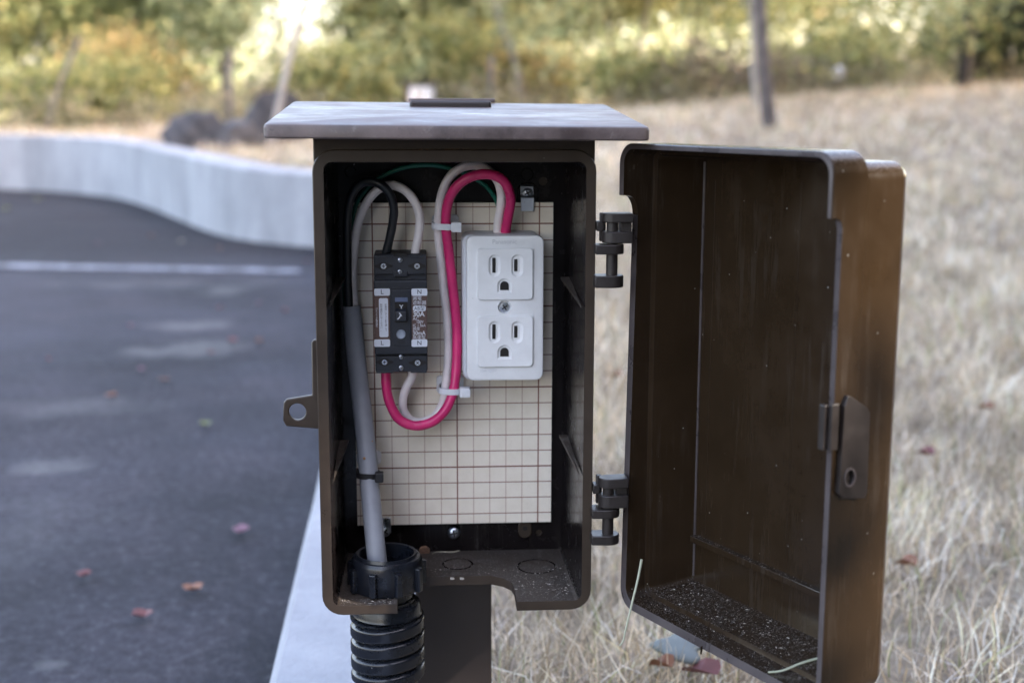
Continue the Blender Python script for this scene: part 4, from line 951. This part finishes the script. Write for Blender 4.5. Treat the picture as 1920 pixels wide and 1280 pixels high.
sh = MB().tube(sp, [5.7]*(len(sp)-5)+[5.55,5.5,5.45,5.4,5.4], 28).obj('sheath', M['grey_sheath'], cb, smooth=True, angle=60)
wire('black_wire', [(655,600,66),(654,575,65.5),(651.5,520,64),(650.5,460,62),(651,410,59),(657,372,57),(671,349,55),(691,341.5,53),(713,346,51),(731,364,52),(738,392,54),(736.5,420,56),(730,448,57),(724.5,474,58),(723,490,58)], 2.55, M['w_black'], cb)
wire('white_wire', [(664,600,68),(663.5,575,68),(662,530,68),(663.5,480,67),(669,430,66),(681,392,65),(699,364,64),(722,349.5,63),(746,350,63),(767,363,63),(782,387,62),(787,412,61),(785,440,60),(779,474,59),(778,490,59)], 2.6, M['w_white'], cb)
wire('green_wire', [(650,600,69),(648,576,70),(646,530,72),(649,480,73),(657,430,74),(668,385,75),(684,358,74),(708,337,73),(740,320,72),(775,310.5,71),(812,310,70),(850,317,70),(885,331,71),(912,350,73),(930,377,75),(936,410,76),(938,440,77)], 1.35, M['w_green'], cb)
wire('jumper_wire', [(772,690,60),(771.5,706,60),(763,722,61),(757,740,63),(755.5,762,65),(763,782,67),(781,791,68),(803,788,68),(820,775,67),(831,752,66),(836,722,66),(840,680,67),(840.5,640,68),(838,590,68),(832.5,540,68),(826.5,490,67),(822.5,440,66),(823,395,64),(829,360,62),(843,332,59),(865,315,57),(890,310,56),(913,317,57),(930,334,59),(939,358,61),(939,385,62),(934,412,64),(932,436,65),(931.5,450,65)], 2.6, M['w_white'],
     label='white insulated wire looping from the breaker bottom up to the outlet', group='jumper wires from breaker to outlet')
wire('jumper_wire', [(724,690,58),(724,706,57),(726,735,56),(733,762,55),(748,785,54),(770,796,53.5),(790,797,53.5),(814,789,54),(834,770,56),(847,742,58),(853,712,60),(856,670,62),(856,620,63),(853,570,63),(847,520,63),(841,470,62),(836.5,425,60),(838,388,57),(848,360,53),(868,339,50),(893,329,49),(920,328,49),(942,337,51),(954,356,54),(957,378,57),(954,402,60),(949,432,63),(948,448,64)], 2.9, M['w_red'],
     label='crimson insulated wire looping from the breaker bottom up to the outlet', group='jumper wires from breaker to outlet')
for (px_, py_, Y_, r_s) in ((683,859,45.2,.85),(698,827,49.0,.4)):
    c_ = pY(px_, py_, Y_); MB().lathe([(.05,.1),(r_s,.1),(r_s*.8,-.15),(.05,-.2)], (c_[0], Y_, c_[2]), axis='y', n=10).obj('rust_speck', M['crumb_or'], cb)
# cable ties
def tie(cxp, cyp, Yc, rx, ry, hh, head, mat, mount, label):
    c = pY(cxp, cyp, Yc); r_ = empty('cable_tie', mm((c[0], Yc, c[2])), label, 'cable tie', None)
    ang = np.linspace(0, 2*pi, 41)[:-1]
    loops = []
    for t in ang:
        ct, st = cos(t), sin(t); ex = (abs(ct)**.7)*(1 if ct > 0 else -1); ey = (abs(st)**.7)*(1 if st > 0 else -1)
        loops.append([(c[0]+(rx+d)*ex, Yc+(ry+d)*ey, c[2]+z-.06*(rx*ex)) for d, z in ((0,-hh/2),(1.0,-hh/2),(1.0,hh/2),(0,hh/2))])
    MB().loops(loops, closed=True).obj('band', mat, r_, smooth=True)
    hx, hw, hz = head; MB().loops([[(a, y, b) for a, b in rrect(c[0]+hx-hw, c[0]+hx+hw, c[2]-hz, c[2]+hz, .8, 3)] for y in (Yc-ry-3.6, Yc-ry+1.8)]).obj('head', mat, r_, bevel=.0005)
    MB().box(c[0]+hx-hw*.5, c[0]+hx+hw*.5, Yc-ry-3.75, Yc-ry-3.55, c[2]-hz*.55, c[2]+hz*.55).obj('pawl', mat, r_, bevel=.0001)
    mx0, mx1, mz0, mz1 = mount; MB().loops([[(a, y, b) for a, b in rrect(c[0]+mx0, c[0]+mx1, c[2]+mz0, c[2]+mz1, 2.2, 5)] for y in (75.4, 77.9)]).obj('mount', M['tie_w'], r_, bevel=.0006)
    return r_
tie(831, 423, 64.5, 5.9, 9.0, 3.6, (7.5, 3.0, 2.9), M['tie_w'], (-6.5, 9.5, -4.5, 5.6), 'clear white cable tie bundling the wires above the outlet top')
tie(842.5, 729, 64.5, 6.1, 8.6, 3.4, (9.0, 3.2, 2.9), M['tie_w'], (-7.5, 9, -5, 6.0), 'clear white cable tie bundling the wires below the outlet')
tie(690, 888, 47.5, 6.0, 6.0, 3.2, (6.8, 2.5, 2.9), M['tie_b'], (-7.8, 7, -2, 6.5), 'black cable tie round the grey cable')

# ------------------------------------------------------------ conduit
cd = empty('conduit', mm((-25, 28, ZG)), 'black corrugated conduit entering the box floor through a ribbed nut', 'conduit')
cxc, cyc = -25.9, 28.0
nut = MB().lathe([(15.6,-103.9),(15.6,-88),(16.0,-83.2),(17.3,-82.8),(17.8,-84.6),(19.5,-84.8),(20.2,-86.2),(20.6,-87.2),(20.6,-102.6),(19.6,-103.9)], (cxc,cyc,0), n=48, cap0=False, cap1=False)
nut.loops([[(cxc+r*cos(2*pi*k/48), cyc+r*sin(2*pi*k/48), -103.9) for k in range(48)] for r in (19.6, 15.6)], cap0=False, cap1=False)
no = nut.obj('lock_nut', M['conduit'], cd, smooth=True, angle=40)
lugs = MB()
for k in range(9):
    a = 2*pi*k/9-1.22; ux, uy = cos(a), sin(a); hw = 2.3
    P = [(cxc+ux*19.8-uy*hw, cyc+uy*19.8+ux*hw), (cxc+ux*23.2-uy*hw*.85, cyc+uy*23.2+ux*hw*.85), (cxc+ux*23.2+uy*hw*.85, cyc+uy*23.2-ux*hw*.85), (cxc+ux*19.8+uy*hw, cyc+uy*19.8-ux*hw)]
    MB().prism(P, 'z', -103.2, -89.2).obj('nut_rib', M['conduit'], no, bevel=.0006)
MB().lathe([(14.6,-86),(14.6,-111),(15,-111),(15,-86)], (cxc,cyc,0), n=40, cap0=False, cap1=False).obj('sleeve', M['conduit'], cd, smooth=True)
MB().lathe([(16.5,-110.2),(16.5,-112),(18.6,-112.4),(19.6,-114),(19.8,-118),(20.4,-119.5),(18,-120.5),(14,-120.5)], (cxc,cyc,0), n=48).obj('connector', M['conduit'], cd, smooth=True, angle=30)
prof = []
z = -143.0; k = 0
# helical ridges
hz = MB(); nA = 40; turns = 3; pitch = 9.6
def ridge(ph):
    ph = ph % 1.0
    return 21.9 - (3.4 if ph > .84 else (1.3*abs((ph-.42)/.42)**6))
Ls = []
rows = int((38)/0.6)
for i in range(rows+1):
    zz = -120.6 - i*.6; L = []
    for k in range(nA):
        a = 2*pi*k/nA; ph = (-(zz+120.6))/pitch + k/nA; L.append((cxc+ridge(ph)*cos(a), cyc+ridge(ph)*sin(a), zz))
    Ls.append(L)
MB().loops(Ls).obj('corrugated_tube', M['conduit'], cd, smooth=True, angle=40)
lower = [(cxc+1, cyc, -157), (cxc+2, cyc+1, -200), (cxc+3, cyc+12, ZG+40), (cxc+6, cyc+30, ZG-20)]
MB().tube(spline(lower, 6), 16.5, 28).obj('lower_pipe', M['conduit'], cd, smooth=True, angle=60)

# ------------------------------------------------------------ straws, crumbs, web tufts
M['straw'] = plastic('straw', (.50,.46,.34), .7, .15, 300); M['straw_g'] = plastic('straw_green', (.40,.42,.31), .6, .1, 300)
def straw(P, r, mat, label):
    sp = spline(P, 5); mb = MB(); Ls = []
    n = len(sp); mb.tube(sp, [r*(1-.35*i/(n-1)) for i in range(n)], 6); return tag(mb.obj('straw', mat, None, smooth=True, origin=mm(sp[0])), label, 'straw', 'loose straws on the box')
def dpt(u_, w_, z_): return H+U*u_+NN*w_+np.array([0,0,z_])
d0 = dpt(5.2, -5.6, -83)
straw([pY(1203,1048,-2), pY(1196,1085,-4), pY(1185,1130,-8), pY(1172,1185,-10), pY(1169,1200,-10), pY(1162,1210,-10)], .75, M['straw_g'], 'pale green straw hanging from the door rim near the hinge')
straw([dpt(137,38,-96.5), dpt(131,20,-99.5), dpt(128,8,-102.5), dpt(124,2,-103.6)], .7, M['straw_g'], 'bent green straw lying inside the door bottom')
straw([pZ(793,1056,-103.5), pZ(815,1036,-102.5), pZ(850,1034,-102), pZ(872,1028,-102)], .45, M['straw'], 'dry straw curling on the box floor by the conduit nut')
straw([pZ(813,1023,-101), pZ(825,1033,-102.5), pZ(845,1036,-103)], .4, M['straw'], 'short dry straw crossing the longer one on the box floor')
crumbs('dust_crumbs', lambda: (random.uniform(49, 82), random.uniform(3, 80), -103.1) if random.random() < .75 else (random.uniform(-52, -21), random.uniform(1, 9), -103.9), 260, M['crumb'], 'dust and seed crumbs on the box floor', 'dust')
for (px_, py_, lab) in ((848,1086,'white seed crumb on the cut edge of the box floor, nearer the nut'),(866,1086,'white seed crumb on the cut edge, farther from the nut')):
    c_ = pZ(px_, py_, -103.6); mb = MB()
    for q_ in range(5):
        a_ = q_*1.26; mb.box(c_[0]+cos(a_)*.8-.5, c_[0]+cos(a_)*.8+.5, c_[1]+sin(a_)*.5+.3-.4, c_[1]+sin(a_)*.5+.3+.4, -103.6+.02*q_, -102.7+.12*q_)
    tag(mb.obj('seed', M['crumb'], None, origin=mm((c_[0], c_[1], -103.6)), bevel=.0002), lab, 'seed', 'white seeds on the box floor')
c_ = pZ(796, 1036, -102.5); mb = MB().prism([(c_[0]-3, -103.2), (c_[0]+3, -103.2), (c_[0]+3.4, -100.2), (c_[0]+1, -98.2), (c_[0]-2.6, -98.8), (c_[0]-3.6, -101)], 'y', c_[1]-1.5, c_[1]+2)
tag(mb.obj('bark_chip', plastic('bark_chip', (.16,.09,.055), .9, .5, 700, .5, 900), None, origin=mm((c_[0], c_[1], -103.2)), bevel=.0005), 'brown bark chip lying on the box floor against the nut', 'bark chip')
def area_back(): return (random.uniform(0, 50), random.uniform(43, 80), -103.0)
crumbs('floor_dust', area_back, 150, M['crumb'], 'dust crumbs behind the cut out of the box floor', 'dust')
def area_door():
    u_ = 18+125*random.random()**1.3; w_ = random.uniform(16, 38) if random.random() < .6 else random.uniform(6, 38); t = (w_-14.6)/(40.2-14.6)
    z_ = -101.2+max(t, -.1)*4.7 if w_ > 14.6 else -103.7; q_ = H+U*u_+NN*w_; return (q_[0], q_[1], z_+.1)
crumbs('door_dust', area_door, 170, M['crumb'], 'dust and seed crumbs in the door bottom', 'dust')
crumbs('rim_debris', lambda: (random.choice([random.gauss(0, 6), random.gauss(10, 7), random.uniform(-50, 80)]), random.uniform(.5, 2.2), Z1+.05), 46, M['crumb_or'], 'orange leaf crumbs on the upper rim', 'debris')
